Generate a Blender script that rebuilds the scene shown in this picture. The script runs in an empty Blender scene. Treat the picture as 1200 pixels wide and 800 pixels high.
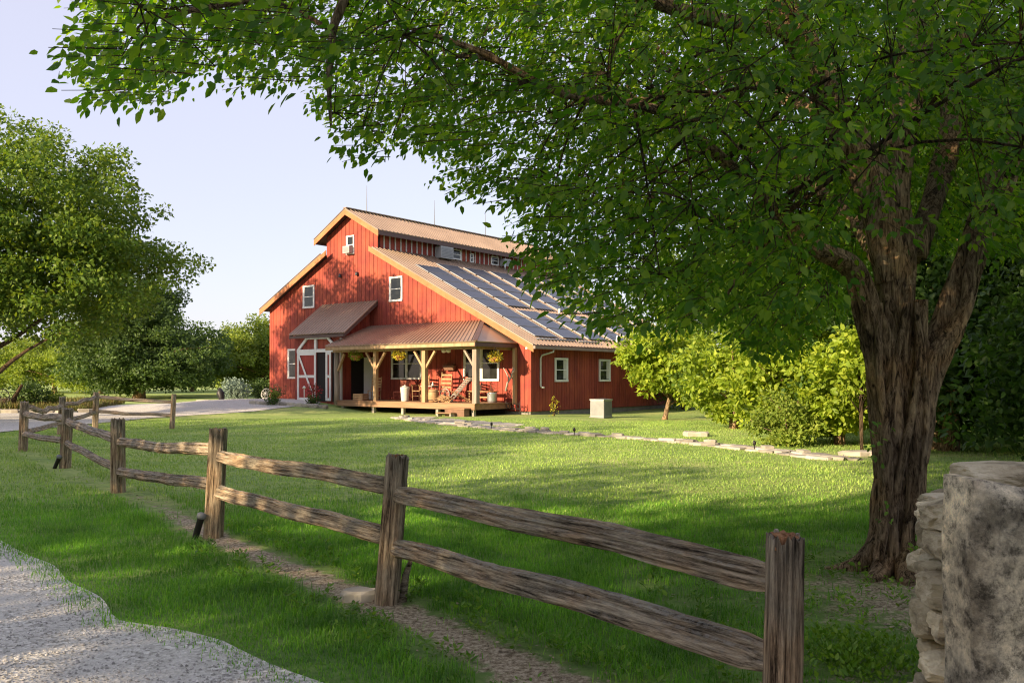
import bpy, math, random
import numpy as np
from mathutils import Vector, Matrix, noise as mnoise
random.seed(7)
RNG = np.random.default_rng(7)
PI = math.pi
sc = bpy.context.scene
COL = sc.collection
CAMZ, HOR, F = 1.6, 442.0, 1000.0

def at(px, d, z=None, py=None):
    """world point seen at photo column px, depth d, height z (or photo row py)"""
    if z is None: z = CAMZ + (HOR - py) * d / F
    return Vector(((px - 600.0) * d / F, d, z))

def smooth(t):
    t = np.clip(t, 0, 1); return t * t * (3 - 2 * t)

def hgt(x, y):
    x = np.asarray(x, float); y = np.asarray(y, float)
    d = np.sqrt((x + 12.3) ** 2 + (y - 44.0) ** 2)
    h = 0.47 * smooth(1.25 - d / 7.2)
    h = h - 0.10 * smooth((x - 0.5) / 4) * smooth((y - 26) / 8) * smooth((48 - y) / 8)
    und = 0.03 * np.sin(x * 0.45 + 1.0) * np.sin(y * 0.37) * smooth((y - 6) / 6)
    far = 0.5 * smooth((y - 90) / 200)
    return h + und + far
def hg(x, y): return float(hgt(x, y))

# ------------------------------------------------------------ materials
def new_mat(name):
    m = bpy.data.materials.new(name); m.use_nodes = True
    nt = m.node_tree; b = nt.nodes['Principled BSDF']
    return m, nt, b

def ramp(nt, fac, stops):
    r = nt.nodes.new('ShaderNodeValToRGB')
    el = r.color_ramp.elements
    while len(el) > 1: el.remove(el[-1])
    el[0].position = stops[0][0]; el[0].color = (*stops[0][1], 1)
    for p, c in stops[1:]:
        e = el.new(p); e.color = (*c, 1)
    nt.links.new(fac, r.inputs[0])
    return r.outputs[0]

def coords(nt, scale=(1, 1, 1), kind='Object'):
    tc = nt.nodes.new('ShaderNodeTexCoord'); mp = nt.nodes.new('ShaderNodeMapping')
    mp.inputs['Scale'].default_value = scale
    nt.links.new(tc.outputs[kind], mp.inputs[0])
    return mp.outputs[0]

def noise(nt, vec, scale, detail=4, rough=0.6, dist=0.0):
    n = nt.nodes.new('ShaderNodeTexNoise')
    n.inputs['Scale'].default_value = scale; n.inputs['Detail'].default_value = detail
    n.inputs['Roughness'].default_value = rough; n.inputs['Distortion'].default_value = dist
    nt.links.new(vec, n.inputs['Vector'])
    return n.outputs['Fac']

def mixc(nt, fac, a, b, mode='MIX'):
    m = nt.nodes.new('ShaderNodeMix'); m.data_type = 'RGBA'; m.blend_type = mode
    for inp, v in ((0, fac), (6, a), (7, b)):
        if hasattr(v, 'default_value') or hasattr(v, 'is_linked'): nt.links.new(v, m.inputs[inp])
        elif isinstance(v, (int, float)): m.inputs[inp].default_value = v
        else: m.inputs[inp].default_value = (*v, 1)
    return m.outputs[2]

def bump(nt, b, h, strength, dist=0.02):
    n = nt.nodes.new('ShaderNodeBump'); n.inputs['Strength'].default_value = strength
    n.inputs['Distance'].default_value = dist
    nt.links.new(h, n.inputs['Height']); nt.links.new(n.outputs[0], b.inputs['Normal'])

def mat_noise(name, stops, scale=4, stretch=(1, 1, 1), rough=0.8, metal=0, bs=0.0, bscale=None, bdist=0.02, detail=5, spec=0.4, island=0.0):
    m, nt, b = new_mat(name)
    v = coords(nt, stretch)
    f = noise(nt, v, scale, detail)
    c = ramp(nt, f, stops)
    if island:
        g = nt.nodes.new('ShaderNodeNewGeometry')
        s = 1 - island
        c2 = ramp(nt, g.outputs['Random Per Island'], [(0, (s, s, s)), (1, (1 + island, 1 + island * .95, 1 + island * .9))])
        c = mixc(nt, 1.0, c, c2, 'MULTIPLY')
    nt.links.new(c, b.inputs['Base Color'])
    b.inputs['Roughness'].default_value = rough; b.inputs['Metallic'].default_value = metal
    b.inputs['Specular IOR Level'].default_value = spec
    if bs: bump(nt, b, noise(nt, v, bscale or scale * 3, 5, 0.65), bs, bdist)
    return m

def mat_plain(name, c, rough=0.5, metal=0, spec=0.5, var=0.12):
    return mat_noise(name, [(0.3, tuple(x * (1 - var) for x in c)), (0.7, tuple(min(1, x * (1 + var)) for x in c))], 3, rough=rough, metal=metal, spec=spec)

def mat_leaf(name, cols, trans=0.45, tcol=None, rough=0.5, clump=1.2, var=0.35):
    """leaf: per-leaf colour, larger clump variation, translucent"""
    m, nt, b = new_mat(name)
    g = nt.nodes.new('ShaderNodeNewGeometry')
    c = ramp(nt, g.outputs['Random Per Island'], [(i / (len(cols) - 1), q) for i, q in enumerate(cols)])
    v = coords(nt)
    f = noise(nt, v, clump, 2)
    c2 = ramp(nt, f, [(0.3, (1 - var, 1 - var * .8, 1 - var)), (0.7, (1 + var, 1 + var, 1))])
    c = mixc(nt, 1.0, c, c2, 'MULTIPLY')
    nt.links.new(c, b.inputs['Base Color'])
    b.inputs['Roughness'].default_value = rough; b.inputs['Specular IOR Level'].default_value = 0.3
    tr = nt.nodes.new('ShaderNodeBsdfTranslucent')
    tc = mixc(nt, 1.0, c, tcol or (1.6, 1.5, 0.5), 'MULTIPLY')
    nt.links.new(tc, tr.inputs['Color'])
    ms = nt.nodes.new('ShaderNodeMixShader'); ms.inputs[0].default_value = trans
    out = nt.nodes['Material Output']
    nt.links.new(b.outputs[0], ms.inputs[1]); nt.links.new(tr.outputs[0], ms.inputs[2])
    nt.links.new(ms.outputs[0], out.inputs['Surface'])
    return m

M = {}
def siding(name, c1, c2):
    m, nt, b = new_mat(name)
    v = coords(nt)
    f = noise(nt, v, 1.1, 5)
    f2 = noise(nt, coords(nt, (6, 6, 0.35)), 2.2, 5)
    g = nt.nodes.new('ShaderNodeNewGeometry')
    c = ramp(nt, f, [(0.3, c1), (0.7, c2)])
    c = mixc(nt, 1.0, c, ramp(nt, f2, [(0.3, (.72, .72, .75)), (0.65, (1.12, 1.1, 1.05))]), 'MULTIPLY')
    c = mixc(nt, 1.0, c, ramp(nt, g.outputs['Random Per Island'], [(0, (.86, .86, .86)), (1, (1.12, 1.12, 1.12))]), 'MULTIPLY')
    nt.links.new(c, b.inputs['Base Color']); b.inputs['Roughness'].default_value = 0.7
    b.inputs['Specular IOR Level'].default_value = 0.25
    bump(nt, b, f2, 0.25, 0.01)
    return m
M['red'] = siding('red_siding', (0.24, 0.040, 0.035), (0.36, 0.080, 0.044))
M['groove'] = mat_plain('groove_shade', (0.07, 0.012, 0.01), 0.9)  # backing coloured dark to stand for shadow in the board gaps
M['door_red'] = siding('door_red', (0.30, 0.045, 0.035), (0.37, 0.06, 0.045))
M['white'] = mat_plain('white_paint', (0.74, 0.74, 0.72), 0.5, var=0.06)
M['cedar'] = mat_noise('cedar_trim', [(0.3, (0.34, 0.12, 0.045)), (0.7, (0.46, 0.19, 0.08))], 2.5, (1, 1, 1), 0.65, bs=0.2)
M['roof'] = mat_noise('brown_metal_roof', [(0.3, (0.30, 0.215, 0.155)), (0.5, (0.36, 0.26, 0.19)), (0.75, (0.42, 0.31, 0.225))], 0.8, (1, 1, 1), 0.38, 0.5, detail=6)
M['fascia_dark'] = mat_plain('dark_fascia', (0.10, 0.055, 0.045), 0.6)
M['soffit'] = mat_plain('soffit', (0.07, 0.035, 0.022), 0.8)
M['panel'] = None
def m_panel():
    m, nt, b = new_mat('solar_glass')
    v = coords(nt)
    br = nt.nodes.new('ShaderNodeTexBrick'); br.offset = 0
    br.inputs['Scale'].default_value = 1; br.inputs['Brick Width'].default_value = 0.16; br.inputs['Row Height'].default_value = 0.16
    br.inputs['Mortar Size'].default_value = 0.006
    br.inputs['Color1'].default_value = (0.022, 0.025, 0.038, 1); br.inputs['Color2'].default_value = (0.028, 0.032, 0.047, 1)
    br.inputs['Mortar'].default_value = (0.10, 0.11, 0.14, 1)
    nt.links.new(v, br.inputs['Vector'])
    nt.links.new(br.outputs['Color'], b.inputs['Base Color'])
    b.inputs['Roughness'].default_value = 0.30; b.inputs['Specular IOR Level'].default_value = 0.32
    return m
M['panel'] = m_panel()
M['alu'] = mat_plain('aluminium', (0.30, 0.31, 0.34), 0.5, 0.4)
M['darkmetal'] = mat_plain('dark_metal', (0.05, 0.05, 0.055), 0.5, 0.5)
M['black'] = mat_plain('unlit_black', (0.012, 0.010, 0.009), 0.9)  # flat black painted in for unlit openings and the shade under the deck
def m_glass():
    m, nt, b = new_mat('window_glass')
    f = noise(nt, coords(nt), 1.3, 2)
    c = ramp(nt, f, [(0.35, (0.008, 0.009, 0.009)), (0.7, (0.028, 0.03, 0.028))])
    nt.links.new(c, b.inputs['Base Color']); b.inputs['Roughness'].default_value = 0.06
    b.inputs['Specular IOR Level'].default_value = 0.5
    return m
M['glass'] = m_glass()
M['curtain'] = mat_plain('curtain', (0.55, 0.54, 0.5), 0.8)
M['deck'] = mat_noise('deck_wood', [(0.3, (0.20, 0.11, 0.06)), (0.7, (0.34, 0.20, 0.115))], 1.5, (0.4, 4, 4), 0.7, bs=0.3, island=0.12)
M['post'] = mat_noise('porch_post_wood', [(0.3, (0.31, 0.19, 0.10)), (0.7, (0.48, 0.32, 0.18))], 2, (4, 4, 0.5), 0.7, bs=0.3)
M['greypost'] = mat_noise('grey_post_wood', [(0.3, (0.20, 0.15, 0.12)), (0.7, (0.38, 0.30, 0.25))], 2, (4, 4, 0.5), 0.8, bs=0.4)
M['acwhite'] = mat_plain('ac_white', (0.33, 0.34, 0.34), 0.5)
M['acgrey'] = mat_plain('ac_grille', (0.20, 0.21, 0.22), 0.6)
M['stone'] = mat_noise('limestone', [(0.30, (0.12, 0.095, 0.06)), (0.42, (0.40, 0.335, 0.22)), (0.52, (0.56, 0.48, 0.33)), (0.62, (0.68, 0.60, 0.43)), (0.72, (0.50, 0.33, 0.16))], 7, (1, 1, 2.2), 0.9, bs=0.9, bscale=30, bdist=0.02, island=0.38, detail=9)
M['flag'] = mat_noise('flagstone', [(0.25, (0.22, 0.20, 0.17)), (0.55, (0.38, 0.35, 0.30)), (0.8, (0.52, 0.48, 0.42))], 1.5, (1, 1, 1), 0.9, bs=0.4, bscale=9, island=0.35)
M['terracotta'] = mat_plain('terracotta', (0.42, 0.16, 0.08), 0.8)
M['pot_white'] = mat_plain('stoneware', (0.62, 0.58, 0.52), 0.4)
M['chairwood'] = mat_noise('chair_wood', [(0.3, (0.30, 0.17, 0.08)), (0.7, (0.46, 0.29, 0.15))], 5, rough=0.6)
M['chairdark'] = mat_noise('chair_dark_wood', [(0.3, (0.13, 0.07, 0.045)), (0.7, (0.22, 0.12, 0.075))], 5, rough=0.6)
M['chairred'] = mat_noise('chair_red_wood', [(0.3, (0.26, 0.05, 0.03)), (0.7, (0.36, 0.09, 0.05))], 5, rough=0.6)
M['weathered'] = mat_noise('weathered_wood', [(0.3, (0.24, 0.21, 0.18)), (0.7, (0.42, 0.38, 0.33))], 5, rough=0.8, bs=0.4)
M['galv'] = mat_plain('galvanised', (0.42, 0.45, 0.48), 0.4, 0.7)
M['black_iron'] = mat_plain('black_iron', (0.018, 0.016, 0.016), 0.5, 0.3)

def m_slab():
    m, nt, b = new_mat('lichen_slab')
    v = coords(nt)
    f = noise(nt, v, 4.2, 9, 0.68)
    f2 = noise(nt, v, 24, 9, 0.8)
    f3 = noise(nt, coords(nt, (1, 1, 1)), 2.0, 3, 0.5)
    c = ramp(nt, f, [(0.36, (0.12, 0.105, 0.085)), (0.44, (0.25, 0.225, 0.185)), (0.49, (0.42, 0.38, 0.315)), (0.55, (0.56, 0.50, 0.40)), (0.62, (0.85, 0.77, 0.62))])
    c = mixc(nt, 1.0, c, ramp(nt, f2, [(0.40, (.36, .34, .31)), (0.475, (.9, .87, .82)), (0.58, (1.35, 1.28, 1.15))]), 'MULTIPLY')
    c = mixc(nt, 1.0, c, ramp(nt, f3, [(0.4, (.86, .86, .84)), (0.62, (1.10, 1.05, .94))]), 'MULTIPLY')
    nt.links.new(c, b.inputs['Base Color']); b.inputs['Roughness'].default_value = 0.95
    b.inputs['Specular IOR Level'].default_value = 0.15
    a = nt.nodes.new('ShaderNodeMath'); a.operation = 'ADD'
    nt.links.new(f, a.inputs[0]); nt.links.new(f2, a.inputs[1])
    bump(nt, b, a.outputs[0], 0.7, 0.02)
    return m
M['slab'] = m_slab()

def m_fence():
    m, nt, b = new_mat('split_rail_wood')
    v = coords(nt, (0.9, 17, 17))
    f = noise(nt, v, 2.6, 9, 0.75, 0.3)
    v2 = coords(nt, (0.8, 1.4, 1.4))
    f2 = noise(nt, v2, 3.0, 5, 0.6)
    f3 = noise(nt, coords(nt, (6, 40, 40)), 3.0, 5, 0.7)
    c = ramp(nt, f, [(0.38, (0.026, 0.020, 0.015)), (0.43, (0.15, 0.118, 0.09)), (0.50, (0.33, 0.27, 0.215)), (0.60, (0.58, 0.50, 0.41))])
    c = mixc(nt, 1.0, c, ramp(nt, f2, [(0.38, (.76, .78, .72)), (0.5, (1.0, .96, .84)), (0.64, (1.18, 1.0, .78))]), 'MULTIPLY')
    c = mixc(nt, 0.5, c, ramp(nt, f3, [(0.4, (.55, .55, .55)), (0.6, (1.2, 1.2, 1.2))]), 'MULTIPLY')
    # pale grey speckle on faces that look up
    g = nt.nodes.new('ShaderNodeNewGeometry'); sx = nt.nodes.new('ShaderNodeSeparateXYZ')
    nt.links.new(g.outputs['Normal'], sx.inputs[0])
    mr = nt.nodes.new('ShaderNodeMapRange'); mr.inputs[1].default_value = 0.35; mr.inputs[2].default_value = 0.85; mr.inputs[4].default_value = 0.55
    nt.links.new(sx.outputs['Z'], mr.inputs[0])
    lf = nt.nodes.new('ShaderNodeMath'); lf.operation = 'MULTIPLY'
    sp = ramp(nt, noise(nt, coords(nt), 38, 4, 0.7), [(0.42, (0, 0, 0)), (0.56, (1, 1, 1))])
    nt.links.new(mr.outputs[0], lf.inputs[0]); nt.links.new(sp, lf.inputs[1])
    c = mixc(nt, lf.outputs[0], c, (0.40, 0.39, 0.36))
    nt.links.new(c, b.inputs['Base Color']); b.inputs['Roughness'].default_value = 0.9
    b.inputs['Specular IOR Level'].default_value = 0.2
    a = nt.nodes.new('ShaderNodeMath'); a.operation = 'MULTIPLY_ADD'; a.inputs[1].default_value = 0.4
    nt.links.new(f3, a.inputs[0]); nt.links.new(f, a.inputs[2])
    bump(nt, b, a.outputs[0], 1.0, 0.03)
    return m
M['fence'] = m_fence()
M['rot'] = mat_noise('rotten_top_wood', [(0.3, (0.10, 0.045, 0.02)), (0.6, (0.30, 0.15, 0.07)), (0.8, (0.42, 0.25, 0.12))], 22, rough=0.95, bs=0.9, bscale=40)

def m_bark(name, dark=1.0):
    m, nt, b = new_mat(name)
    v = coords(nt, (10, 10, 1.9))
    f = noise(nt, v, 2.6, 9, 0.74, 1.1)
    f2 = noise(nt, coords(nt), 1.4, 4)
    f3 = noise(nt, coords(nt, (30, 30, 12)), 2.0, 6, 0.75)
    k = dark
    c = ramp(nt, f, [(0.38, (0.022*k, 0.015*k, 0.010*k)), (0.46, (0.125*k, 0.085*k, 0.052*k)), (0.54, (0.27*k, 0.195*k, 0.125*k)), (0.66, (0.44*k, 0.335*k, 0.22*k))])
    c = mixc(nt, 1.0, c, ramp(nt, f2, [(0.38, (.6, .6, .62)), (0.52, (1, .97, .93)), (0.66, (1.35, 1.1, .82))]), 'MULTIPLY')
    nt.links.new(c, b.inputs['Base Color']); b.inputs['Roughness'].default_value = 0.95
    b.inputs['Specular IOR Level'].default_value = 0.15
    a = nt.nodes.new('ShaderNodeMath'); a.operation = 'MULTIPLY_ADD'; a.inputs[1].default_value = 0.4
    nt.links.new(f3, a.inputs[0]); nt.links.new(f, a.inputs[2])
    bump(nt, b, a.outputs[0], 1.0, 0.07)
    return m
M['bark'] = m_bark('bark', 1.55)
M['bark_dark'] = m_bark('bark_twig', 0.45)

# foliage
M['leaf_main'] = mat_leaf('box_elder_leaf', [(0.04, 0.11, 0.012), (0.085, 0.17, 0.018), (0.19, 0.27, 0.03)], 0.55, (1.9, 2.0, 0.45), 0.45, 0.8, 0.25)
M['leaf_big'] = mat_leaf('broad_tree_leaf', [(0.065, 0.13, 0.022), (0.11, 0.185, 0.030), (0.18, 0.24, 0.038)], 0.4, (1.5, 1.35, 0.5), 0.55, 0.5, 0.35)
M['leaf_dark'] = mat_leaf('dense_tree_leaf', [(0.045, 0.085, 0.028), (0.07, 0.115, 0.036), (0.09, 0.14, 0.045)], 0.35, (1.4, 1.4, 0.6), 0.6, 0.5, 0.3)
M['leaf_light'] = mat_leaf('light_tree_leaf', [(0.14, 0.21, 0.035), (0.20, 0.27, 0.05), (0.25, 0.30, 0.06)], 0.4, (1.4, 1.3, 0.5), 0.6, 0.3, 0.3)
M['leaf_lime'] = mat_leaf('lime_shrub_leaf', [(0.16, 0.24, 0.025), (0.25, 0.34, 0.04), (0.36, 0.42, 0.055)], 0.45, (1.4, 1.3, 0.4), 0.5, 0.9, 0.3)
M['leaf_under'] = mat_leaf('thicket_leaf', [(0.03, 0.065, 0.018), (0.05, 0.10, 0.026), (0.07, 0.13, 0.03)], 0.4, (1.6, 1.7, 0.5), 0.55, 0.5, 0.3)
M['leaf_silver'] = mat_leaf('silver_leaf', [(0.16, 0.22, 0.20), (0.22, 0.29, 0.27), (0.28, 0.34, 0.33)], 0.2, (1, 1, 1), 0.7)
M['leaf_flower'] = mat_leaf('yellow_basket_leaf', [(0.18, 0.22, 0.03), (0.42, 0.36, 0.03), (0.55, 0.42, 0.04)], 0.3, (1.2, 1.1, .4))
M['leaf_red'] = mat_leaf('red_flower', [(0.05, 0.10, 0.02), (0.45, 0.03, 0.05), (0.55, 0.05, 0.08)], 0.2, (1.1, 1, 1))
M['leaf_pink'] = mat_leaf('pink_flower', [(0.10, 0.15, 0.04), (0.16, 0.18, 0.06), (0.50, 0.25, 0.25)], 0.2, (1.1, 1, 1))
M['reed'] = mat_leaf('meadow_grass', [(0.10, 0.13, 0.035), (0.15, 0.14, 0.05), (0.17, 0.11, 0.06)], 0.3, (1.2, 1.2, .6))

def m_lawn():
    m, nt, b = new_mat('lawn')
    v = coords(nt)
    f = noise(nt, v, 0.35, 6, 0.6)
    f2 = noise(nt, coords(nt, (1, 1.0, 1)), 9, 6, 0.7)
    f4 = noise(nt, coords(nt, (0.25, 1.1, 1)), 1.6, 5, 0.6)
    c = ramp(nt, f, [(0.3, (0.23, 0.34, 0.10)), (0.5, (0.31, 0.41, 0.14)), (0.7, (0.41, 0.47, 0.19))])
    c = mixc(nt, 1.0, c, ramp(nt, f2, [(0.3, (.6, .66, .6)), (0.7, (1.25, 1.2, 1.1))]), 'MULTIPLY')
    c = mixc(nt, 1.0, c, ramp(nt, f4, [(0.35, (.85, .9, .85)), (0.65, (1.22, 1.1, 1.1))]), 'MULTIPLY')
    # near lawn darkened, far lawn pale: shade and light put into the colour
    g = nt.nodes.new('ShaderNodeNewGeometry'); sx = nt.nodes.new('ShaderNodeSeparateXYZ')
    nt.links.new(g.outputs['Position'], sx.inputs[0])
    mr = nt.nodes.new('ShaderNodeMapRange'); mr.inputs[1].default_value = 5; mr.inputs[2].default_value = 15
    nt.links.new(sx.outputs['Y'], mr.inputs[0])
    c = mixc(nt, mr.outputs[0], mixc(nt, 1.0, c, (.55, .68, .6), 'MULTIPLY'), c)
    # bare soil
    at_ = nt.nodes.new('ShaderNodeAttribute'); at_.attribute_name = 'dirt'
    n3 = noise(nt, v, 7, 6, 0.7)
    s = nt.nodes.new('ShaderNodeMath'); s.operation = 'ADD'
    nt.links.new(at_.outputs['Fac'], s.inputs[0]); nt.links.new(n3, s.inputs[1])
    k = nt.nodes.new('ShaderNodeMapRange'); k.inputs[1].default_value = 0.9; k.inputs[2].default_value = 1.1
    nt.links.new(s.outputs[0], k.inputs[0])
    soil = ramp(nt, noise(nt, v, 26, 8, 0.8), [(0.38, (0.11, 0.078, 0.048)), (0.47, (0.32, 0.245, 0.165)), (0.58, (0.62, 0.52, 0.385))])
    c = mixc(nt, k.outputs[0], c, soil)
    nt.links.new(c, b.inputs['Base Color']); b.inputs['Roughness'].default_value = 0.95
    b.inputs['Specular IOR Level'].default_value = 0.1
    bump(nt, b, noise(nt, v, 30, 5, 0.8), 0.8, 0.03)
    return m
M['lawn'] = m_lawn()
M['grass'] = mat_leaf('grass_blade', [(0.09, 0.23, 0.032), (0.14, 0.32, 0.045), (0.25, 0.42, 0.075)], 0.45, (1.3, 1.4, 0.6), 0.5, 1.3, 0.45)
M['grass_far'] = mat_leaf('lawn_blade', [(0.19, 0.32, 0.075), (0.29, 0.43, 0.12), (0.44, 0.54, 0.19)], 0.4, (1.2, 1.2, 0.7), 0.6, 0.5, 0.3)  # brighter blades for the mid lawn, its sunlight put into the colour
M['weed'] = mat_leaf('weed_leaf', [(0.09, 0.19, 0.025), (0.14, 0.26, 0.04), (0.22, 0.32, 0.06)], 0.4, (1.3, 1.4, 0.5), 0.5)
M['litter'] = mat_noise('leaf_litter', [(0.3, (0.16, 0.11, 0.07)), (0.7, (0.42, 0.34, 0.25))], 3, rough=0.9, island=0.5)
def m_gravel():
    m, nt, b = new_mat('gravel')
    v = coords(nt)
    vo = nt.nodes.new('ShaderNodeTexVoronoi'); vo.inputs['Scale'].default_value = 42
    nt.links.new(v, vo.inputs['Vector'])
    sx = nt.nodes.new('ShaderNodeSeparateXYZ'); nt.links.new(vo.outputs['Color'], sx.inputs[0])
    c = ramp(nt, sx.outputs['X'], [(0, (0.22, 0.205, 0.18)), (0.25, (0.44, 0.42, 0.38)), (0.8, (0.60, 0.575, 0.525)), (1, (0.78, 0.755, 0.70))])
    f = noise(nt, v, 0.9, 5)
    dust = ramp(nt, f, [(0.42, (0, 0, 0)), (0.62, (1, 1, 1))])
    fine = ramp(nt, noise(nt, v, 60, 6, 0.8), [(0.3, (0.48, 0.455, 0.41)), (0.7, (0.64, 0.61, 0.56))])
    c = mixc(nt, dust, c, fine)
    nt.links.new(c, b.inputs['Base Color']); b.inputs['Roughness'].default_value = 0.9
    b.inputs['Specular IOR Level'].default_value = 0.2
    bump(nt, b, vo.outputs['Distance'], 0.7, 0.012)
    return m
M['gravel'] = m_gravel()

# ------------------------------------------------------------ mesh helpers
class MB:
    def __init__(s): s.v = []; s.f = []
    def add(s, vs, fs):
        n = len(s.v); s.v += [tuple(v) for v in vs]; s.f += [tuple(i + n for i in f) for f in fs]
        return s
    def hexa(s, p):  # 8 corners: bottom 4 ccw, top 4 ccw
        return s.add(p, [(3, 2, 1, 0), (4, 5, 6, 7), (0, 1, 5, 4), (1, 2, 6, 5), (2, 3, 7, 6), (3, 0, 4, 7)])
    def box(s, x0, x1, y0, y1, z0, z1):
        return s.hexa([(x0, y0, z0), (x1, y0, z0), (x1, y1, z0), (x0, y1, z0), (x0, y0, z1), (x1, y0, z1), (x1, y1, z1), (x0, y1, z1)])
    def beam(s, a, b, w, h, up=(0, 0, 1)):
        a = Vector(a); b = Vector(b); d = (b - a).normalized(); u = Vector(up)
        if abs(d.dot(u)) > 0.98: u = Vector((0, 1, 0))
        r = d.cross(u).normalized(); u = r.cross(d).normalized()
        P = []
        for q in (a, b):
            P.append([q - r * w / 2 - u * h / 2, q + r * w / 2 - u * h / 2, q + r * w / 2 + u * h / 2, q - r * w / 2 + u * h / 2])
        return s.add(P[0] + P[1], [(3, 2, 1, 0), (4, 5, 6, 7), (0, 1, 5, 4), (1, 2, 6, 5), (2, 3, 7, 6), (3, 0, 4, 7)])
    def tube(s, pts, rad, n=8, caps=True, wob=0.0):
        pts = [Vector(p) for p in pts]
        if not hasattr(rad, '__len__'): rad = [rad] * len(pts)
        rings = []; prev = None
        for i, p in enumerate(pts):
            d = (pts[min(i + 1, len(pts) - 1)] - pts[max(i - 1, 0)]).normalized()
            if prev is None:
                r = d.cross(Vector((0, 0, 1)) if abs(d.z) < 0.9 else Vector((0, 1, 0))).normalized()
            else:
                r = (prev - d * prev.dot(d)).normalized()
            prev = r; u = d.cross(r)
            rings.append([p + (r * math.cos(2 * PI * k / n) + u * math.sin(2 * PI * k / n)) * rad[i] * (1 + wob * (random.random() - .5)) for k in range(n)])
        vs = [v for R in rings for v in R]
        fs = [(i * n + k, i * n + (k + 1) % n, (i + 1) * n + (k + 1) % n, (i + 1) * n + k) for i in range(len(pts) - 1) for k in range(n)]
        if caps: fs += [tuple(reversed(range(n))), tuple(range((len(pts) - 1) * n, len(pts) * n))]
        return s.add(vs, fs)
    def lathe(s, c, prof, n=16):
        c = Vector(c); vs = []; fs = []
        for r, z in prof: vs += [c + Vector((r * math.cos(2 * PI * k / n), r * math.sin(2 * PI * k / n), z)) for k in range(n)]
        for i in range(len(prof) - 1): fs += [(i * n + k, i * n + (k + 1) % n, (i + 1) * n + (k + 1) % n, (i + 1) * n + k) for k in range(n)]
        fs += [tuple(reversed(range(n))), tuple(range((len(prof) - 1) * n, len(prof) * n))]
        return s.add(vs, fs)
    def torus(s, c, axis, R, r, n=24, k=6):
        c = Vector(c); a = Vector(axis).normalized(); t = a.cross(Vector((0, 0, 1)) if abs(a.z) < .9 else Vector((1, 0, 0))).normalized(); b = a.cross(t)
        vs = []
        for i in range(n):
            d = t * math.cos(2 * PI * i / n) + b * math.sin(2 * PI * i / n)
            for j in range(k): vs.append(c + d * (R + r * math.cos(2 * PI * j / k)) + a * r * math.sin(2 * PI * j / k))
        return s.add(vs, [(i * k + j, i * k + (j + 1) % k, ((i + 1) % n) * k + (j + 1) % k, ((i + 1) % n) * k + j) for i in range(n) for j in range(k)])
    def build(s, name, mat, parent=None, smooth=False):
        me = bpy.data.meshes.new(name); me.from_pydata(s.v, [], s.f); me.update()
        if mat: me.materials.append(mat)
        if smooth:
            me.polygons.foreach_set('use_smooth', [True] * len(me.polygons))
        o = bpy.data.objects.new(name, me); COL.objects.link(o)
        if parent: o.parent = parent
        return o

def arr_mesh(name, verts, faces, mat, parent=None, smooth=False):
    """faces: (N,k) int array all of one size"""
    me = bpy.data.meshes.new(name)
    nf, k = faces.shape
    me.vertices.add(len(verts)); me.vertices.foreach_set('co', np.ascontiguousarray(verts, dtype=np.float32).ravel())
    me.loops.add(nf * k); me.loops.foreach_set('vertex_index', np.ascontiguousarray(faces, dtype=np.int32).ravel())
    me.polygons.add(nf); me.polygons.foreach_set('loop_start', np.arange(0, nf * k, k, dtype=np.int32))
    me.polygons.foreach_set('loop_total', np.full(nf, k, dtype=np.int32))
    if smooth: me.polygons.foreach_set('use_smooth', np.ones(nf, dtype=bool))
    me.update(calc_edges=True)
    if mat: me.materials.append(mat)
    o = bpy.data.objects.new(name, me); COL.objects.link(o)
    if parent: o.parent = parent
    return o

def tag(o, label=None, cat=None, group=None, kind=None):
    if label: o['label'] = label
    if cat: o['category'] = cat
    if group: o['group'] = group
    if kind: o['kind'] = kind
    return o
def empty(name, loc=(0, 0, 0), rz=0, parent=None):
    o = bpy.data.objects.new(name, None); COL.objects.link(o); o.location = loc; o.rotation_euler = (0, 0, rz)
    o.empty_display_size = 0.2
    if parent: o.parent = parent
    return o
def kids(o): return [c for c in bpy.data.objects if c.parent == o]
def copy_tree(o, parent=None):
    c = o.copy(); COL.objects.link(c)
    if parent: c.parent = parent
    for ch in kids(o): copy_tree(ch, c)
    return c

def unit(a): return a / np.maximum(np.linalg.norm(a, axis=1, keepdims=True), 1e-9)
OVATE = np.array([[0, 0, 0], [.28, .27, .05], [.66, .22, .02], [1, 0, -.10], [.66, -.22, .02], [.28, -.27, .05]])
OVF = [(0, 1, 2, 3), (0, 3, 4, 5)]
DIAM = np.array([[0, 0, 0], [.5, .30, .06], [1, 0, -.04], [.5, -.30, .06]])
DMF = [(0, 1, 2, 3)]
def leaves(pos, dirs, nrm, size, tmpl=OVATE, fcs=OVF):
    """returns verts, quads"""
    d = unit(dirs); n = nrm - d * (nrm * d).sum(1, keepdims=True); n = unit(n); s = np.cross(d, n)
    size = np.broadcast_to(np.asarray(size, float), (len(pos),))[:, None, None]
    V = pos[:, None, :] + size * (tmpl[None, :, 0:1] * d[:, None, :] + tmpl[None, :, 1:2] * s[:, None, :] + tmpl[None, :, 2:3] * n[:, None, :])
    k = len(tmpl); Fb = np.array(fcs)
    Fa = (Fb[None] + (np.arange(len(pos)) * k)[:, None, None]).reshape(-1, 4)
    return V.reshape(-1, 3), Fa

def rnd_dirs(rng, n): return unit(rng.normal(size=(n, 3)))

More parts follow.
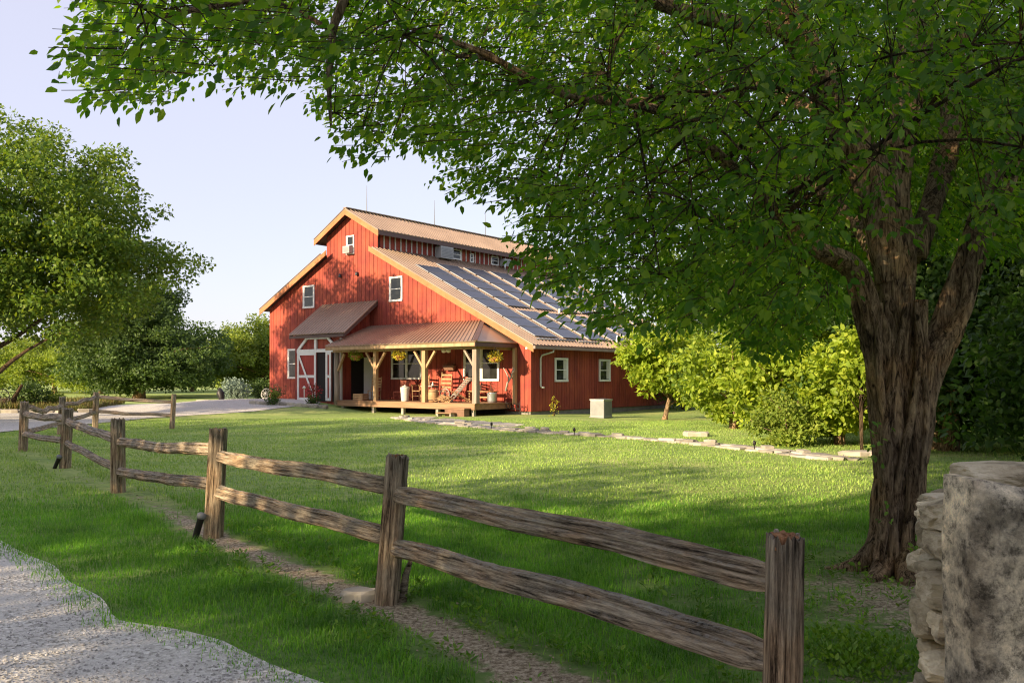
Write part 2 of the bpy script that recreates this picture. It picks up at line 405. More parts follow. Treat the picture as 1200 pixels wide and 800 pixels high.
def clump_leaves(rng, blobs, nclump, per, rc, lsize, droop=0.25, shell=0.45, floor=None):
    """leaf clumps spread through ellipsoid blobs; returns pos, dir, nrm, clump centres"""
    vol = np.array([b[3] * b[4] * b[5] for b in blobs]) ** 0.67; vol = vol / vol.sum()
    cs = []
    for b, w in zip(blobs, vol):
        k = max(3, int(nclump * w)); d = rnd_dirs(rng, k)
        r = rng.random(k) ** shell
        # lumpy outline
        lump = 1 + 0.16 * np.sin(d[:, 0] * 5 + b[0] * 3) * np.cos(d[:, 2] * 6 + b[1]) + 0.10 * rng.normal(size=k)
        c = np.array(b[:3]) + d * np.array(b[3:6]) * (r * lump)[:, None]
        cs.append(c)
    cs = np.concatenate(cs)
    if floor is not None: cs = cs[cs[:, 2] > floor]
    rr = rc * (0.6 + 0.8 * rng.random(len(cs)))
    cnt = np.maximum(4, (per * (rr / rc) ** 2).astype(int))
    idx = np.repeat(np.arange(len(cs)), cnt)
    n = len(idx)
    dd = rnd_dirs(rng, n); rad = rng.random(n) ** 0.45
    pos = cs[idx] + dd * (rr[idx] * rad)[:, None] * np.array([1, 1, 0.62])
    if floor is not None:
        ok = pos[:, 2] > floor - rc; pos = pos[ok]; dd = dd[ok]; n = len(pos)
    nrm = unit(rng.normal(size=(n, 3)) * 0.75 + np.array([0, 0, 0.75]) + dd * 0.5)
    dirs = unit(rng.normal(size=(n, 3)) + dd * 0.6 - np.array([0, 0, droop]))
    return pos, dirs, nrm, cs

def curve_pts(a, b, n=7, bow=0.15, rng=random, up=0.1):
    a = Vector(a); b = Vector(b); L = (b - a).length
    o = Vector((rng.uniform(-1, 1), rng.uniform(-1, 1), rng.uniform(-.3, .6))) * L * bow
    return [a.lerp(b, t / (n - 1)) + o * math.sin(PI * t / (n - 1)) + Vector((0, 0, up * L * math.sin(PI * t / (n - 1)))) for t in range(n)]

def tree(name, label, cat, base, height, blobs, leafmat, nclump, per, rc, lsize, group=None, trunk_r=0.2, trunk_top=None, seed=1, nlimb=14, floor=None, trunkmat='bark', lean=(0, 0), stems=1, tmpl='d'):
    """blobs relative to base"""
    rng = np.random.default_rng(seed); rr = random.Random(seed)
    root = empty(name, base); tag(root, label, cat, group)
    pos, dirs, nrm, cs = clump_leaves(rng, blobs, nclump, per, rc, lsize, floor=floor)
    sz = lsize * (0.7 + 0.6 * rng.random(len(pos)))
    if tmpl == 'd': V, Fa = leaves(pos, dirs, nrm, sz, DIAM, DMF)
    else: V, Fa = leaves(pos, dirs, nrm, sz)
    arr_mesh('crown', V, Fa, M[leafmat], root)
    top = trunk_top or height * 0.75
    mb = MB()
    for k in range(stems):
        a = 2 * PI * k / max(1, stems) + seed
        off = Vector((math.cos(a), math.sin(a), 0)) * (0 if stems == 1 else trunk_r * 1.1)
        tp = Vector((lean[0], lean[1], top)) + off * (1 if stems == 1 else 5)
        tp0 = curve_pts(off + Vector((0, 0, -0.15)), tp, 9, 0.05, rr, 0)
        mb.tube(tp0, [trunk_r * (1.35 if i == 0 else 1) * (1 - 0.75 * i / 8) for i in range(9)], 9, wob=0.15)
        order = rr.sample(range(len(cs)), min(nlimb, len(cs)))
        for q in order:
            c = Vector(cs[q]); t = min(0.95, max(0.2, (c.z * 0.75) / top)); s = tp0[int(t * 8)]
            mb.tube(curve_pts(s, c, 6, 0.1, rr, 0.03), [trunk_r * (0.42 - 0.07 * i) for i in range(6)], 5)
    mb.build('trunk', M[trunkmat], root, True)
    return root

# ------------------------------------------------------------ ground
def axis_vals(lims):  # list of (stop, step)
    v = [lims[0]]
    for stop, step in lims[1]:
        while v[-1] < stop - 1e-6: v.append(min(stop, v[-1] + step))
    return np.array(v)
xs = axis_vals((-600, [(-100, 50), (-40, 6), (-16, 1.0), (-7, .3), (5, .1), (9, .3), (20, 1.0), (60, 5), (600, 60)]))
ys = axis_vals((-200, [(-20, 20), (2, 2), (12, .1), (20, .3), (60, 1.0), (100, 5), (300, 20), (1500, 100)]))
dirt_line = [(-10.2, 17.9), (-7.9, 14.9), (-6.5, 13.0), (-4.54, 10.8), (-2.75, 8.25), (-1.29, 6.45), (-.60, 5.6), (.22, 4.47), (.95, 3.4), (1.5, 2.6)]
def dist_poly(x, y, pl):
    d = np.full(x.shape, 1e9); 
    for (x0, y0), (x1, y1) in zip(pl[:-1], pl[1:]):
        ux, uy = x1 - x0, y1 - y0; L2 = ux * ux + uy * uy
        t = np.clip(((x - x0) * ux + (y - y0) * uy) / L2, 0, 1)
        d = np.minimum(d, np.hypot(x - x0 - t * ux, y - y0 - t * uy))
    return d
def dirt(x, y):
    d = dist_poly(x, y, dirt_line)
    w = 0.21 + 0.10 * smooth((8 - y) / 4)
    a = np.exp(-(d / w) ** 2) * (0.74 - 0.30 * smooth((y - 8.8) / 2))
    t = np.hypot((x - 3.0) / 1.5, (y - 6.1) / 1.6)
    b = 0.62 * np.exp(-t ** 2 * 0.9)
    e = 0.45 * np.exp(-(((x - 2.0) / 0.9) ** 2 + ((y - 4.3) / 1.3) ** 2))
    g = 0.5 * np.exp(-(((x - 7.3) / 2.0) ** 2 + ((y - 17.3) / 1.0) ** 2))
    return np.maximum.reduce([a, b, e, g])
X, Y = np.meshgrid(xs, ys)
Z = hgt(X, Y)
V = np.stack([X, Y, Z], -1).reshape(-1, 3)
nx, ny = len(xs), len(ys)
I = (np.arange(ny - 1)[:, None] * nx + np.arange(nx - 1)[None]).ravel()
g = arr_mesh('lawn', V, np.stack([I, I + 1, I + nx + 1, I + nx], 1), M['lawn'], smooth=True)
tag(g, kind='structure')
atr = g.data.attributes.new('dirt', 'FLOAT', 'POINT'); atr.data.foreach_set('value', dirt(X, Y).ravel().astype(np.float32))

def ribbon(name, L, R, mat, off=0.014, nu=60, nv=14, edge=0.0):
    def resample(P, n):
        P = np.array(P, float); d = np.r_[0, np.cumsum(np.linalg.norm(np.diff(P, axis=0), axis=1))]
        t = np.linspace(0, d[-1], n); return np.stack([np.interp(t, d, P[:, 0]), np.interp(t, d, P[:, 1])], 1)
    A, B = resample(L, nu), resample(R, nu)
    if len(B) > 100:
        tt = np.arange(len(B)); B = B + np.stack([.02 * np.sin(tt * .9), .02 * np.cos(tt * .7 + 1)], 1)
    T = np.linspace(0, 1, nv)
    P = A[:, None] * (1 - T)[None, :, None] + B[:, None] * T[None, :, None]
    z = hgt(P[..., 0], P[..., 1]) + off
    V = np.concatenate([P, z[..., None]], -1).reshape(-1, 3)
    I = (np.arange(nu - 1)[:, None] * nv + np.arange(nv - 1)[None]).ravel()
    o = arr_mesh(name, V, np.stack([I, I + 1, I + nv + 1, I + nv], 1), mat, smooth=True)
    return tag(o, kind='structure')
road_right = [(3.0, 0.5), (0.7, 3.0), (-1.03, 4.47), (-1.26, 4.66), (-1.74, 5.11), (-2.15, 5.40), (-2.57, 5.59), (-3.04, 6.2), (-3.87, 7.17), (-4.97, 8.29), (-8.2, 11.8), (-11.5, 16.0), (-14.0, 20.5), (-14.8, 24.6), (-14.6, 29.1), (-14.2, 33.5), (-13.2, 35.4), (-11.2, 37.1), (-9.9, 39.4), (-9.2, 41.2)]
road_left = [(-3, -4), (-6.5, 0), (-9.5, 4), (-13, 8), (-17, 14), (-20.5, 21), (-22.5, 29), (-23, 35), (-22.6, 39.0), (-22.5, 44), (-22.5, 49), (-21, 53), (-17.5, 54.5), (-14.5, 52), (-13.6, 47.6)]
ribbon('gravel_road', road_left, road_right, M['gravel'], 0.02, 260, 40)

def in_road(x, y):
    pl = road_right
    out = np.zeros(x.shape, bool)
    poly = road_right + list(reversed(road_left))
    j = len(poly) - 1
    for i in range(len(poly)):
        xi, yi = poly[i]; xj, yj = poly[j]
        c = ((yi > y) != (yj > y)) & (x < (xj - xi) * (y - yi) / (yj - yi + 1e-12) + xi)
        out ^= c; j = i
    return out

# grass blades (stuff): dense near the fence, thinning out over the lawn
def vnoise(x, y, s, seed=0):
    return (np.sin(x * s * 1.3 + 2.1 * np.sin(y * s * .9 + seed)) * np.cos(y * s * 1.1 + 1.7 * np.sin(x * s * .7 + seed)) + 1) / 2
def blades(name, n, y0, y1, h, w, power=1.0, seed=3):
    rng = np.random.default_rng(seed)
    y = y0 + (y1 - y0) * rng.random(n) ** power
    x = (rng.random(n) * 2 - 1) * (0.64 * y + 0.4)
    e = dist_poly(x, y, road_right)
    keep = (~in_road(x, y)) | (e < 0.26 * rng.random(n) ** 1.5)
    dd = dirt(x, y) + 0.5 * vnoise(x, y, 5, 1) * (dirt(x, y) > 0.08)
    keep &= rng.random(n) > np.clip((dd - 0.18) * 2.3, 0, 0.985)
    keep &= rng.random(n) < 0.55 + 0.6 * vnoise(x, y, 2.2, 4)
    keep &= in_road(x, y) | (rng.random(n) < .6 + 2.5 * e)
    # keep blades off the barn and the path
    keep &= ~((y > 34.5) & (x > -9.5) & (x < 3.0) & (y > 36.4 - x * 0.8))
    q_ = smooth((y - 8.0) / 4.5); keep &= rng.random(n) < ((1 - q_) if y0 < 5 else q_)
    x, y, e = x[keep], y[keep], e[keep]; n = len(x)
    s = (0.6 + 0.8 * rng.random(n)) * (0.75 + 0.5 * vnoise(x, y, 1.4, 7))
    df = dist_poly(x, y, dirt_line)
    s *= 1 + 0.55 * ((df > .22) & (df < .6)) * rng.random(n)
    s *= 0.55 + 0.45 * np.clip(e / 0.45, 0, 1)
    H = h * s; W = w * (0.7 + 0.6 * rng.random(n))
    a = rng.random(n) * 2 * PI; lean = 0.25 + 0.75 * rng.random(n)
    dx, dy = np.cos(a), np.sin(a)
    b = np.stack([x, y, hgt(x, y) - 0.004 + 0.018 * in_road(x, y)], 1)
    sd = np.stack([-dy, dx, np.zeros(n)], 1) * (W / 2)[:, None]
    ld = np.stack([dx, dy, np.zeros(n)], 1)
    mid = b + ld * (H * lean * 0.28)[:, None] + np.array([0, 0, 1]) * (H * 0.6)[:, None]
    tip = b + ld * (H * lean * 0.85)[:, None] + np.array([0, 0, 1]) * (H * (1.0 - 0.25 * lean))[:, None]
    V = np.stack([b - sd, b + sd, mid + sd * .7, mid - sd * .7, tip], 1).reshape(-1, 3)
    k = (np.arange(n) * 5)[:, None]
    q = np.concatenate([k + np.array([[0, 1, 2]]), k + np.array([[0, 2, 3]]), k + np.array([[3, 2, 4]])], 0)
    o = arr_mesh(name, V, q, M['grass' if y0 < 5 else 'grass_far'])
    return tag(o, 'short green lawn grass around the fence and in front of the barn', 'grass', kind='stuff')
blades('grass', 390000, 2.6, 12.5, 0.062, 0.0055, 0.75, 3)
blades('grass', 240000, 8.0, 33.0, 0.045, 0.013, 0.8, 4)

# weeds and litter along the fence line and under the tree
def weeds():
    rng = np.random.default_rng(11)
    P = []
    n = 0
    while n < 1100:
        x = rng.uniform(-3.5, 5.0); y = rng.uniform(3.0, 10.0)
        dd = float(dirt(np.array(x), np.array(y)))
        df = float(dist_poly(np.array(x), np.array(y), dirt_line))
        p = 0.9 if (0.16 < df < 0.55 and x > -3) else (0.5 if 0.12 < dd < 0.6 and x > 0.8 else 0.012)
        if df < 0.13: p = 0.02
        if x > 1.1 and y < 7.5: p = max(p, 0.45)
        if math.hypot(x - 3.2, y - 7) < 0.45: p = 0
        if rng.random() < p and not in_road(np.array([x]), np.array([y]))[0]:
            P.append((x, y)); n += 1
    P = np.array(P)
    k = rng.integers(5, 14, len(P)); idx = np.repeat(np.arange(len(P)), k)
    N = len(idx); a = rng.random(N) * 2 * PI; sc_ = (0.5 + rng.random(len(P)))[idx]
    r = rng.random(N) * 0.035 * sc_
    base = np.stack([P[idx, 0] + np.cos(a) * r, P[idx, 1] + np.sin(a) * r, hgt(P[idx, 0], P[idx, 1]) + rng.random(N) * 0.07 * sc_], 1)
    d = np.stack([np.cos(a), np.sin(a), 0.3 + rng.random(N)], 1)
    nn = np.stack([-np.cos(a) * .5, -np.sin(a) * .5, np.ones(N)], 1) + rng.normal(size=(N, 3)) * .3
    V, Fa = leaves(base, d, nn, (0.018 + 0.024 * rng.random(N)) * sc_)
    tag(arr_mesh('weeds', V, Fa, M['weed']), 'broad-leaved green weeds in the bare soil by the fence and tree', 'weeds', kind='stuff')
    N = 26000
    y = 2.8 + 9 * rng.random(N) ** 1.4; x = rng.uniform(-5, 5.2, N)
    p = dirt(x, y)
    ok = (rng.random(N) < np.clip(p * 1.7, 0.0, 1)) & ~in_road(x, y)
    x, y = x[ok], y[ok]; N = len(x)
    pos = np.stack([x, y, hgt(x, y) + 0.006 + 0.01 * rng.random(N)], 1)
    V, Fa = leaves(pos, np.concatenate([rng.normal(size=(N, 2)), rng.normal(size=(N, 1)) * .15], 1), np.array([[0, 0, 1.]]) + rng.normal(size=(N, 3)) * .35, 0.009 + 0.028 * rng.random(N) ** 2)
    tag(arr_mesh('leaf_litter', V, Fa, M['litter']), 'dry leaf litter and wood chips scattered on the bare soil', 'leaf litter', kind='stuff')
    # tall fresh tuft near the stone wall
    N = 1500
    c = rng.normal(size=(N, 2)) * np.array([.17, .22]) + np.array([1.93, 4.75])
    a = rng.random(N) * 2 * PI
    b = np.stack([c[:, 0], c[:, 1], rng.random(N) * 0.13], 1)
    V, Fa = leaves(b, np.stack([np.cos(a), np.sin(a), .7 + rng.random(N)], 1), rng.normal(size=(N, 3)) + np.array([0, 0, .8]), 0.02 + .025 * rng.random(N))
    tag(arr_mesh('weed_clump', V, Fa, M['weed']), 'leafy bright green weed clump between end fence post and stone wall', 'weed')
weeds()

# loose gravel stones on the near road
def road_stones():
    rng = np.random.default_rng(5); N = 26000
    y = 3.2 + 5.5 * rng.random(N) ** 1.3; x = -0.64 * y + rng.random(N) * 0.62 * y
    ok = in_road(x, y) & (dist_poly(x, y, road_right) > 0.05); x, y = x[ok], y[ok]
    ok = (vnoise(x, y, 1.7, 2) + rng.random(len(x)) * .6) > 0.75; x, y = x[ok], y[ok]; N = len(x)
    s = 0.003 + 0.009 * rng.random(N) ** 2
    T = np.array([[1, 0, 0], [0, 1, 0], [-1, 0, 0], [0, -1, 0], [0, 0, .8], [0, 0, -.6]])
    V = np.stack([x, y, hgt(x, y) + 0.02 + s * .3], 1)[:, None] + T[None] * (s[:, None, None] * (0.7 + .6 * rng.random((N, 6, 1))))
    Fb = np.array([(0, 1, 4), (1, 2, 4), (2, 3, 4), (3, 0, 4)])
    Fa = (Fb[None] + (np.arange(N) * 6)[:, None, None]).reshape(-1, 3)
    m = mat_noise('pebbles', [(0.3, (0.34, 0.32, 0.30)), (0.7, (0.62, 0.60, 0.57))], 2, rough=.9, island=.5)
    tag(arr_mesh('loose_gravel', V.reshape(-1, 3), Fa, m), 'loose grey gravel stones on the near road', 'gravel', kind='stuff')
road_stones()

# ------------------------------------------------------------ barn
O = Vector((0.792, 36.0, 0.0)); RZ = math.atan2(-0.625, 0.781)
barn = empty('barn', O, RZ)
tag(barn, 'red board-sided barn with raised centre roof, front porch and solar panels', 'barn')
def bl(x, y, z=0.0):  # barn-local to world
    c, s = math.cos(RZ), math.sin(RZ)
    return Vector((O.x + c * x - s * y, O.y + s * x + c * y, z))
FL = 0.50; LEN = 15.3
XL, XN0, XN1, XR = -18.18, -13.33, -9.44, 0.0
def z_right(x): return 7.96 - 0.506 * (x - XN1)       # top of right aisle roof
def z_left(x): return 7.96 - 0.49 * (XN0 - x)
def z_nave(x): return 10.06 - 0.541 * abs(x + 11.385)
def wall_boards(poly_top, x0, x1, y, zb, facing=-1, w=0.30, gap=0.022, skip=()):
    """boards on a wall in the XZ plane at y"""
    mb = MB(); back = MB()
    n = int(round((x1 - x0) / w)); w = (x1 - x0) / n
    for i in range(n):
        a, b = x0 + i * w + gap / 2, x0 + (i + 1) * w - gap / 2
        za, zc = poly_top(a), poly_top(b)
        j = random.uniform(0, .004)
        y0, y1 = (y + facing * (0.018 + j), y)
        ya, yb = min(y0, y1), max(y0, y1)
        mb.hexa([(a, ya, zb), (b, ya, zb), (b, yb, zb), (a, yb, zb), (a, ya, za), (b, ya, zc), (b, yb, zc), (a, yb, za)])
    return mb
TH = 0.16
mb = MB()
mb.box
fw = MB()
parts = [wall_boards(lambda x: z_left(x) - TH - .02, XL, XN0, 0, 0.30), wall_boards(lambda x: z_nave(x) - TH - .02, XN0, XN1, 0, 0.30), wall_boards(lambda x: z_right(x) - TH - .02, XN1, XR, 0, 0.16)]
for p in parts: fw.add(p.v, p.f)
fw.build('front_wall', M['red'], barn)
bk = MB()
def backing(x0, x1, zt, zb):
    bk.hexa([(x0, .004, zb), (x1, .004, zb), (x1, .15, zb), (x0, .15, zb), (x0, .004, zt(x0)), (x1, .004, zt(x1)), (x1, .15, zt(x1)), (x0, .15, zt(x0))])
backing(XL, XN0, lambda x: z_left(x) - TH - .02, 0.28); backing(XN0, -11.385, lambda x: z_nave(x) - TH - .02, .28); backing(-11.385, XN1, lambda x: z_nave(x) - TH - .02, .28); backing(XN1, -0.004, lambda x: z_right(x) - TH - .02, .15)
bk.build('wall_backing', M['groove'], barn)
# side wall right (plane x = 0), rear wall, left wall, clerestory
def side_boards(x, y0, y1, z0, z1, face, w=0.30, gap=0.022):
    mb = MB(); n = int(round((y1 - y0) / w)); w = (y1 - y0) / n
    for i in range(n):
        a, b = y0 + i * w + gap / 2, y0 + (i + 1) * w - gap / 2
        j = random.uniform(0, .004)
        xa, xb = sorted((x, x + face * (0.018 + j)))
        mb.box(xa, xb, a, b, z0, z1)
    return mb
side_boards(0.004, 0.0, LEN, 0.16, z_right(0) - TH - .02, 1, 0.2).build('side_wall', M['red'], barn)
MB().box(-0.15, 0.002, 0.152, LEN, 0.15, z_right(0) - TH - .04).build('wall_backing', M['groove'], barn)
side_boards(XL - .004, 0, LEN, 0.3, z_left(XL) - TH - .02, -1).build('side_wall', M['red'], barn)
MB().box(XL, XL + .15, 0.152, LEN, 0.28, z_left(XL) - TH - .04).build('wall_backing', M['groove'], barn)
rw = MB()
for p in (wall_boards(lambda x: z_left(x) - TH - .02, XL, XN0, LEN, 0.2, 1), wall_boards(lambda x: z_nave(x) - TH - .02, XN0, XN1, LEN, 0.2, 1), wall_boards(lambda x: z_right(x) - TH - .02, XN1, XR, LEN, 0.16, 1)): rw.add(p.v, p.f)
rw.build('rear_wall', M['red'], barn)
for xx, fc in ((XN1, 1), (XN0, -1)):
    cl = MB(); x0, x1 = sorted((xx - fc * .1, xx)); cl.box(x0, x1, 0.152, LEN, 7.2, 8.80)
    cl.build('clerestory_wall', M['red'], barn)
    bt = MB()
    y = 0.35
    while y < LEN:
        xa, xb = sorted((xx + fc * .001, xx + fc * .03)); bt.box(xa, xb, y, y + .075, 7.9, 8.78); y += .38
    bt.build('batten', M['curtain'], barn)
# foundation
fd = MB(); fd.box(-.30, -.03, 0.03, LEN - .03, -.4, .155); fd.box(XL + .03, -.31, 0.03, .28, -.4, .14); fd.box(XL + .03, XL + .3, .29, LEN - .03, -.4, .27)
fd.build('foundation', mat_noise('concrete', [(0.3, (.16, .15, .13)), (.7, (.27, .25, .22))], 3, rough=.9), barn)
# corner boards
cb = MB(); cb.box(-.11, .0255, -.034, -.022, .16, z_right(0) - TH - .1); cb.box(.026, .040, -.034, .10, .16, z_right(0) - TH - .1)
cb.build('corner_board', M['red'], barn)
MB().box(XL - .03, XL + .10, -.034, -.022, .30, z_left(XL) - TH - .1).build('corner_board', M['red'], barn)

def roof_sheet(name, e0, e1, r1, r0, th=0.05, pitch=0.25, mat=None, rib=0.035, parent=barn, ribs=True):
    """e0,e1 eave ends; r0,r1 ridge ends; sheet of thickness th with raised ribs"""
    e0, e1, r0, r1 = map(Vector, (e0, e1, r0, r1))
    n = (e1 - e0).cross(r0 - e0).normalized()
    if n.z < 0: n = -n
    mb = MB(); dn = -n * th
    lo = [e0 + dn, e1 + dn, r1 + dn, r0 + dn]; hi = [e0, e1, r1, r0]
    mb.hexa(lo + hi)
    if ribs:
        L = (e1 - e0).length; k = int(L / pitch)
        for i in range(k + 1):
            t = (i + .02) / (k + .04)
            a = e0.lerp(e1, t); b = r0.lerp(r1, t)
            if (a - b).length < .08: continue
            u = (e1 - e0).normalized() * 0.022
            q = n * rib; s = n * .002
            mb.hexa([a - u * 1.6 + s, a + u * 1.6 + s, b + u * 1.6 + s, b - u * 1.6 + s, a - u * .8 + q, a + u * .8 + q, b + u * .8 + q, b - u * .8 + q])
    return mb.build(name, mat or M['roof'], parent)
Y0, Y1 = -0.42, LEN + .4
roof_sheet('main_roof', (.45, Y0, z_right(.45)), (.45, Y1, z_right(.45)), (XN1 + .02, Y1, z_right(XN1 + .02)), (XN1 + .02, Y0, z_right(XN1 + .02)))
roof_sheet('main_roof', (-18.63, Y0, z_left(-18.63)), (-18.63, Y1, z_left(-18.63)), (XN0 - .02, Y1, z_left(XN0 - .02)), (XN0 - .02, Y0, z_left(XN0 - .02)))
for xe in (-8.95, -13.83):
    roof_sheet('upper_roof', (xe, Y0 - .03, z_nave(xe)), (xe, Y1, z_nave(xe)), (-11.385, Y1, 10.06), (-11.385, Y0 - .03, 10.06))
MB().beam((-11.385, Y0 - .04, 10.10), (-11.385, Y1, 10.10), .26, .035).build('ridge_cap', M['roof'], barn)
# rake boards (cedar) and soffits under the roof edges
def rake(x0, x1, zf, y, h=.26, name='rake_board', mat='cedar'):
    mb = MB(); a, b = zf(x0) - .052, zf(x1) - .052
    mb.hexa([(x0, y, a - h), (x1, y, b - h), (x1, y + .035, b - h), (x0, y + .035, a - h), (x0, y, a), (x1, y, b), (x1, y + .035, b), (x0, y + .035, a)])
    return mb.build(name, M[mat], barn)
rake(.45, XN1 - .25, lambda x: z_right(x), Y0 + .005); rake(-18.63, XN0 + .42, lambda x: z_left(x), Y0 + .005)
rake(-13.83, -11.386, z_nave, Y0 - .035); rake(-11.384, -8.95, z_nave, Y0 - .035)
def soffit(x0, x1, zf, dz=.10):
    mb = MB(); a, b = zf(x0) - dz, zf(x1) - dz
    mb.hexa([(x0, Y0 + .04, a - .02), (x1, Y0 + .04, b - .02), (x1, Y1, b - .02), (x0, Y1, a - .02), (x0, Y0 + .04, a), (x1, Y0 + .04, b), (x1, Y1, b), (x0, Y1, a)])
    mb.build('soffit', M['soffit'], barn)
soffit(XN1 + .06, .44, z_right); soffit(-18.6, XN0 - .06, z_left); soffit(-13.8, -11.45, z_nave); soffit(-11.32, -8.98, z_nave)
MB().box(-8.955, -8.93, Y0, Y1, z_nave(-8.95) - .24, z_nave(-8.95) - .055).build('eave_fascia', M['fascia_dark'], barn)
MB().box(-13.85, -13.825, Y0, Y1, z_nave(-13.83) - .24, z_nave(-13.83) - .055).build('eave_fascia', M['fascia_dark'], barn)
# gutter on the right eave
gt = MB(); zg = z_right(.45)
gt.box(.452, .56, Y0, Y1, zg - .17, zg - .155); gt.box(.55, .565, Y0, Y1, zg - .154, zg - .05); gt.box(.44, .451, Y0, Y1, zg - .17, zg - .055)
gt.box(.441, .565, Y0 - .012, Y0 - .001, zg - .17, zg - .04)
gt.build('gutter', mat_plain('gutter_paint', (.30, .22, .19), .4, .3), barn)
ds = MB(); ds.tube([(.50, .95, zg - .171), (.50, .95, zg - .26), (.12, .62, zg - .42), (.07, .60, zg - .55), (.07, .60, 1.25), (.10, .62, 1.18), (.20, .70, 1.16)], .04, 8)
ds.build('downspout', M['curtain'], barn, True)
MB().tube([(.02, -.30, zg - .12), (.10, -.44, zg - .14)], .05, 8).build('pipe_end', M['white'], barn)

# windows -------------------------------------------------------------
def window(cx, cz, w, h, plane='front', y=0.0, x=0.0, units=1, ac=False, curtain=False, fr=0.09):
    """double-hung window; frame is a part, pane and sash are its sub-parts"""
    root = empty('window', (0, 0, 0), 0, barn)
    if plane == 'front': root.location = (cx, y - .022, cz)
    else: root.location = (x + .026, cx, cz); root.rotation_euler = (0, 0, PI / 2)
    f = MB(); hw, hh = w / 2, h / 2
    f.box(-hw, hw, -.055, 0, hh - fr, hh); f.box(-hw, hw, -.065, 0, -hh, -hh + fr)
    f.box(-hw, -hw + fr, -.05, 0, -hh + fr + .001, hh - fr - .001); f.box(hw - fr, hw, -.05, 0, -hh + fr + .001, hh - fr - .001)
    uw = (w - 2 * fr) / units
    for k in range(1, units): f.box(-hw + fr + k * uw - .05, -hw + fr + k * uw + .05, -.048, 0, -hh + fr + .001, hh - fr - .001)
    f.build('frame', M['white'], root)
    for k in range(units):
        a = -hw + fr + k * uw + (.05 if k else 0); b = -hw + fr + (k + 1) * uw - (.05 if k < units - 1 else 0)
        s = MB(); t = .028
        s.box(a + .001, b - .001, -.038, -.012, -t * .7, t * .7)
        s.box(a + .001, a + t, -.03, -.01, -hh + fr + .002, hh - fr - .002); s.box(b - t, b - .001, -.03, -.01, -hh + fr + .002, hh - fr - .002)
        s.build('sash', M['white'], root)
        MB().box(a + t, b - t, -.012, -.004, -hh + fr, hh - fr).build('pane', M['glass'], root)
        if curtain: MB().box(b - t - (b - a) * .25, b - t - .005, -.0155, -.0125, -hh + fr + .03, hh - fr - .02).build('curtain', M['curtain'], root)
    return root
window(-14.77, 5.86, .94, 1.20); window(-8.13, 5.85, .91, 1.20, curtain=False)
w_ = window(-11.44, 8.28, .60, .95, fr=.07)
window(-16.15, 2.33, .80, 1.60)
window(-7.42, 2.25, 2.06, 1.50, units=2); window(-2.72, 2.22, 2.06, 1.56, units=2)
window(2.16, 1.93, .98, 1.05, 'side', curtain=True); window(5.70, 1.93, .98, 1.05, 'side', curtain=True)
window(9.6, 1.93, .98, 1.05, 'side')
window(5.6, 8.25, .80, .55, 'side', x=XN1, fr=.06); window(6.9, 8.2, .3, .5, 'side', x=XN1, fr=.05); window(8.9, 8.25, .7, .5, 'side', x=XN1, fr=.06)
def ac_unit(cx, cz, w, h, d, plane='front', x=0, y=0):
    r = empty('air_conditioner', (0, 0, 0), 0, barn)
    if plane == 'front': r.location = (cx, y - .09, cz)
    else: r.location = (x + .09, cx, cz); r.rotation_euler = (0, 0, PI / 2)
    b = MB().box(-w / 2, w / 2, -d, 0, -h / 2, h / 2); b.build('casing', M['acwhite'], r)
    g_ = MB()
    for i in range(7):
        z = -h / 2 + .05 + i * (h - .1) / 7; g_.box(-w / 2 + .05, w / 2 - .05, -d - .006, -d - .001, z, z + (h - .1) / 12)
    g_.build('grille', M['acgrey'], r)
ac_unit(-11.44, 8.02, .50, .36, .25)
ac_unit(4.4, 8.17, .95, .62, .45, 'side', XN1); ac_unit(9.6, 8.2, .6, .4, .35, 'side', XN1)
for cx in (-12.18, -10.9):
    MB().lathe((cx, -.10, 6.72), [(.03, .16), (.06, .14), (.09, .0), (.085, -.02)], 10).build('wall_lamp', M['darkmetal'], barn, True)

# vestibule with the sliding barn doors -------------------------------
VX0, VX1, VY = -13.45, -10.0, -1.9
vb = wall_boards(lambda x: 3.62, VX0, VX1, VY, 0.30, -1); vb.build('entry_wall', M['red'], barn)
def ztop(y): return 3.72 + (y + 2.15) * (5.37 - 3.72) / 2.15 - .12
for xx in (VX1, VX0):
    ev = MB()
    fc = 1 if xx == VX1 else -1
    n = 6
    for i in range(n):
        a = VY + .002 + i * (1.87 / n); b = a + 1.87 / n - .02
        x0, x1 = sorted((xx - .10, xx + .02)) if fc > 0 else sorted((xx, xx + .12))
        if fc > 0 and 1 <= i <= 3 + 1 and False: continue
        ev.hexa([(x0, a, .3), (x1, a, .3), (x1, b, .3), (x0, b, .3), (x0, a, ztop(a)), (x1, a, ztop(a)), (x1, b, ztop(b)), (x0, b, ztop(b))])
    ev.build('entry_side_wall', M['red'], barn)
MB().box(VX1 + .022, VX1 + .06, VY - .05, VY + .08, .35, 3.5).build('entry_corner_board', M['white'], barn)
# side door of the entry: black sheet painting the unlit opening and white door leaf
MB().box(VX1 + .022, VX1 + .034, -1.25, -.42, .52, 2.60).build('doorway', M['black'], barn)
dl = empty('door', (VX1 + .036, -.42, .53), -0.55, barn)
MB().box(0, .045, -.03, .78, 0, 2.05).build('door_leaf', M['white'], dl)
MB().tube([(.05, .68, 1.0), (.10, .68, 1.0)], .03, 8).build('handle', M['darkmetal'], dl)
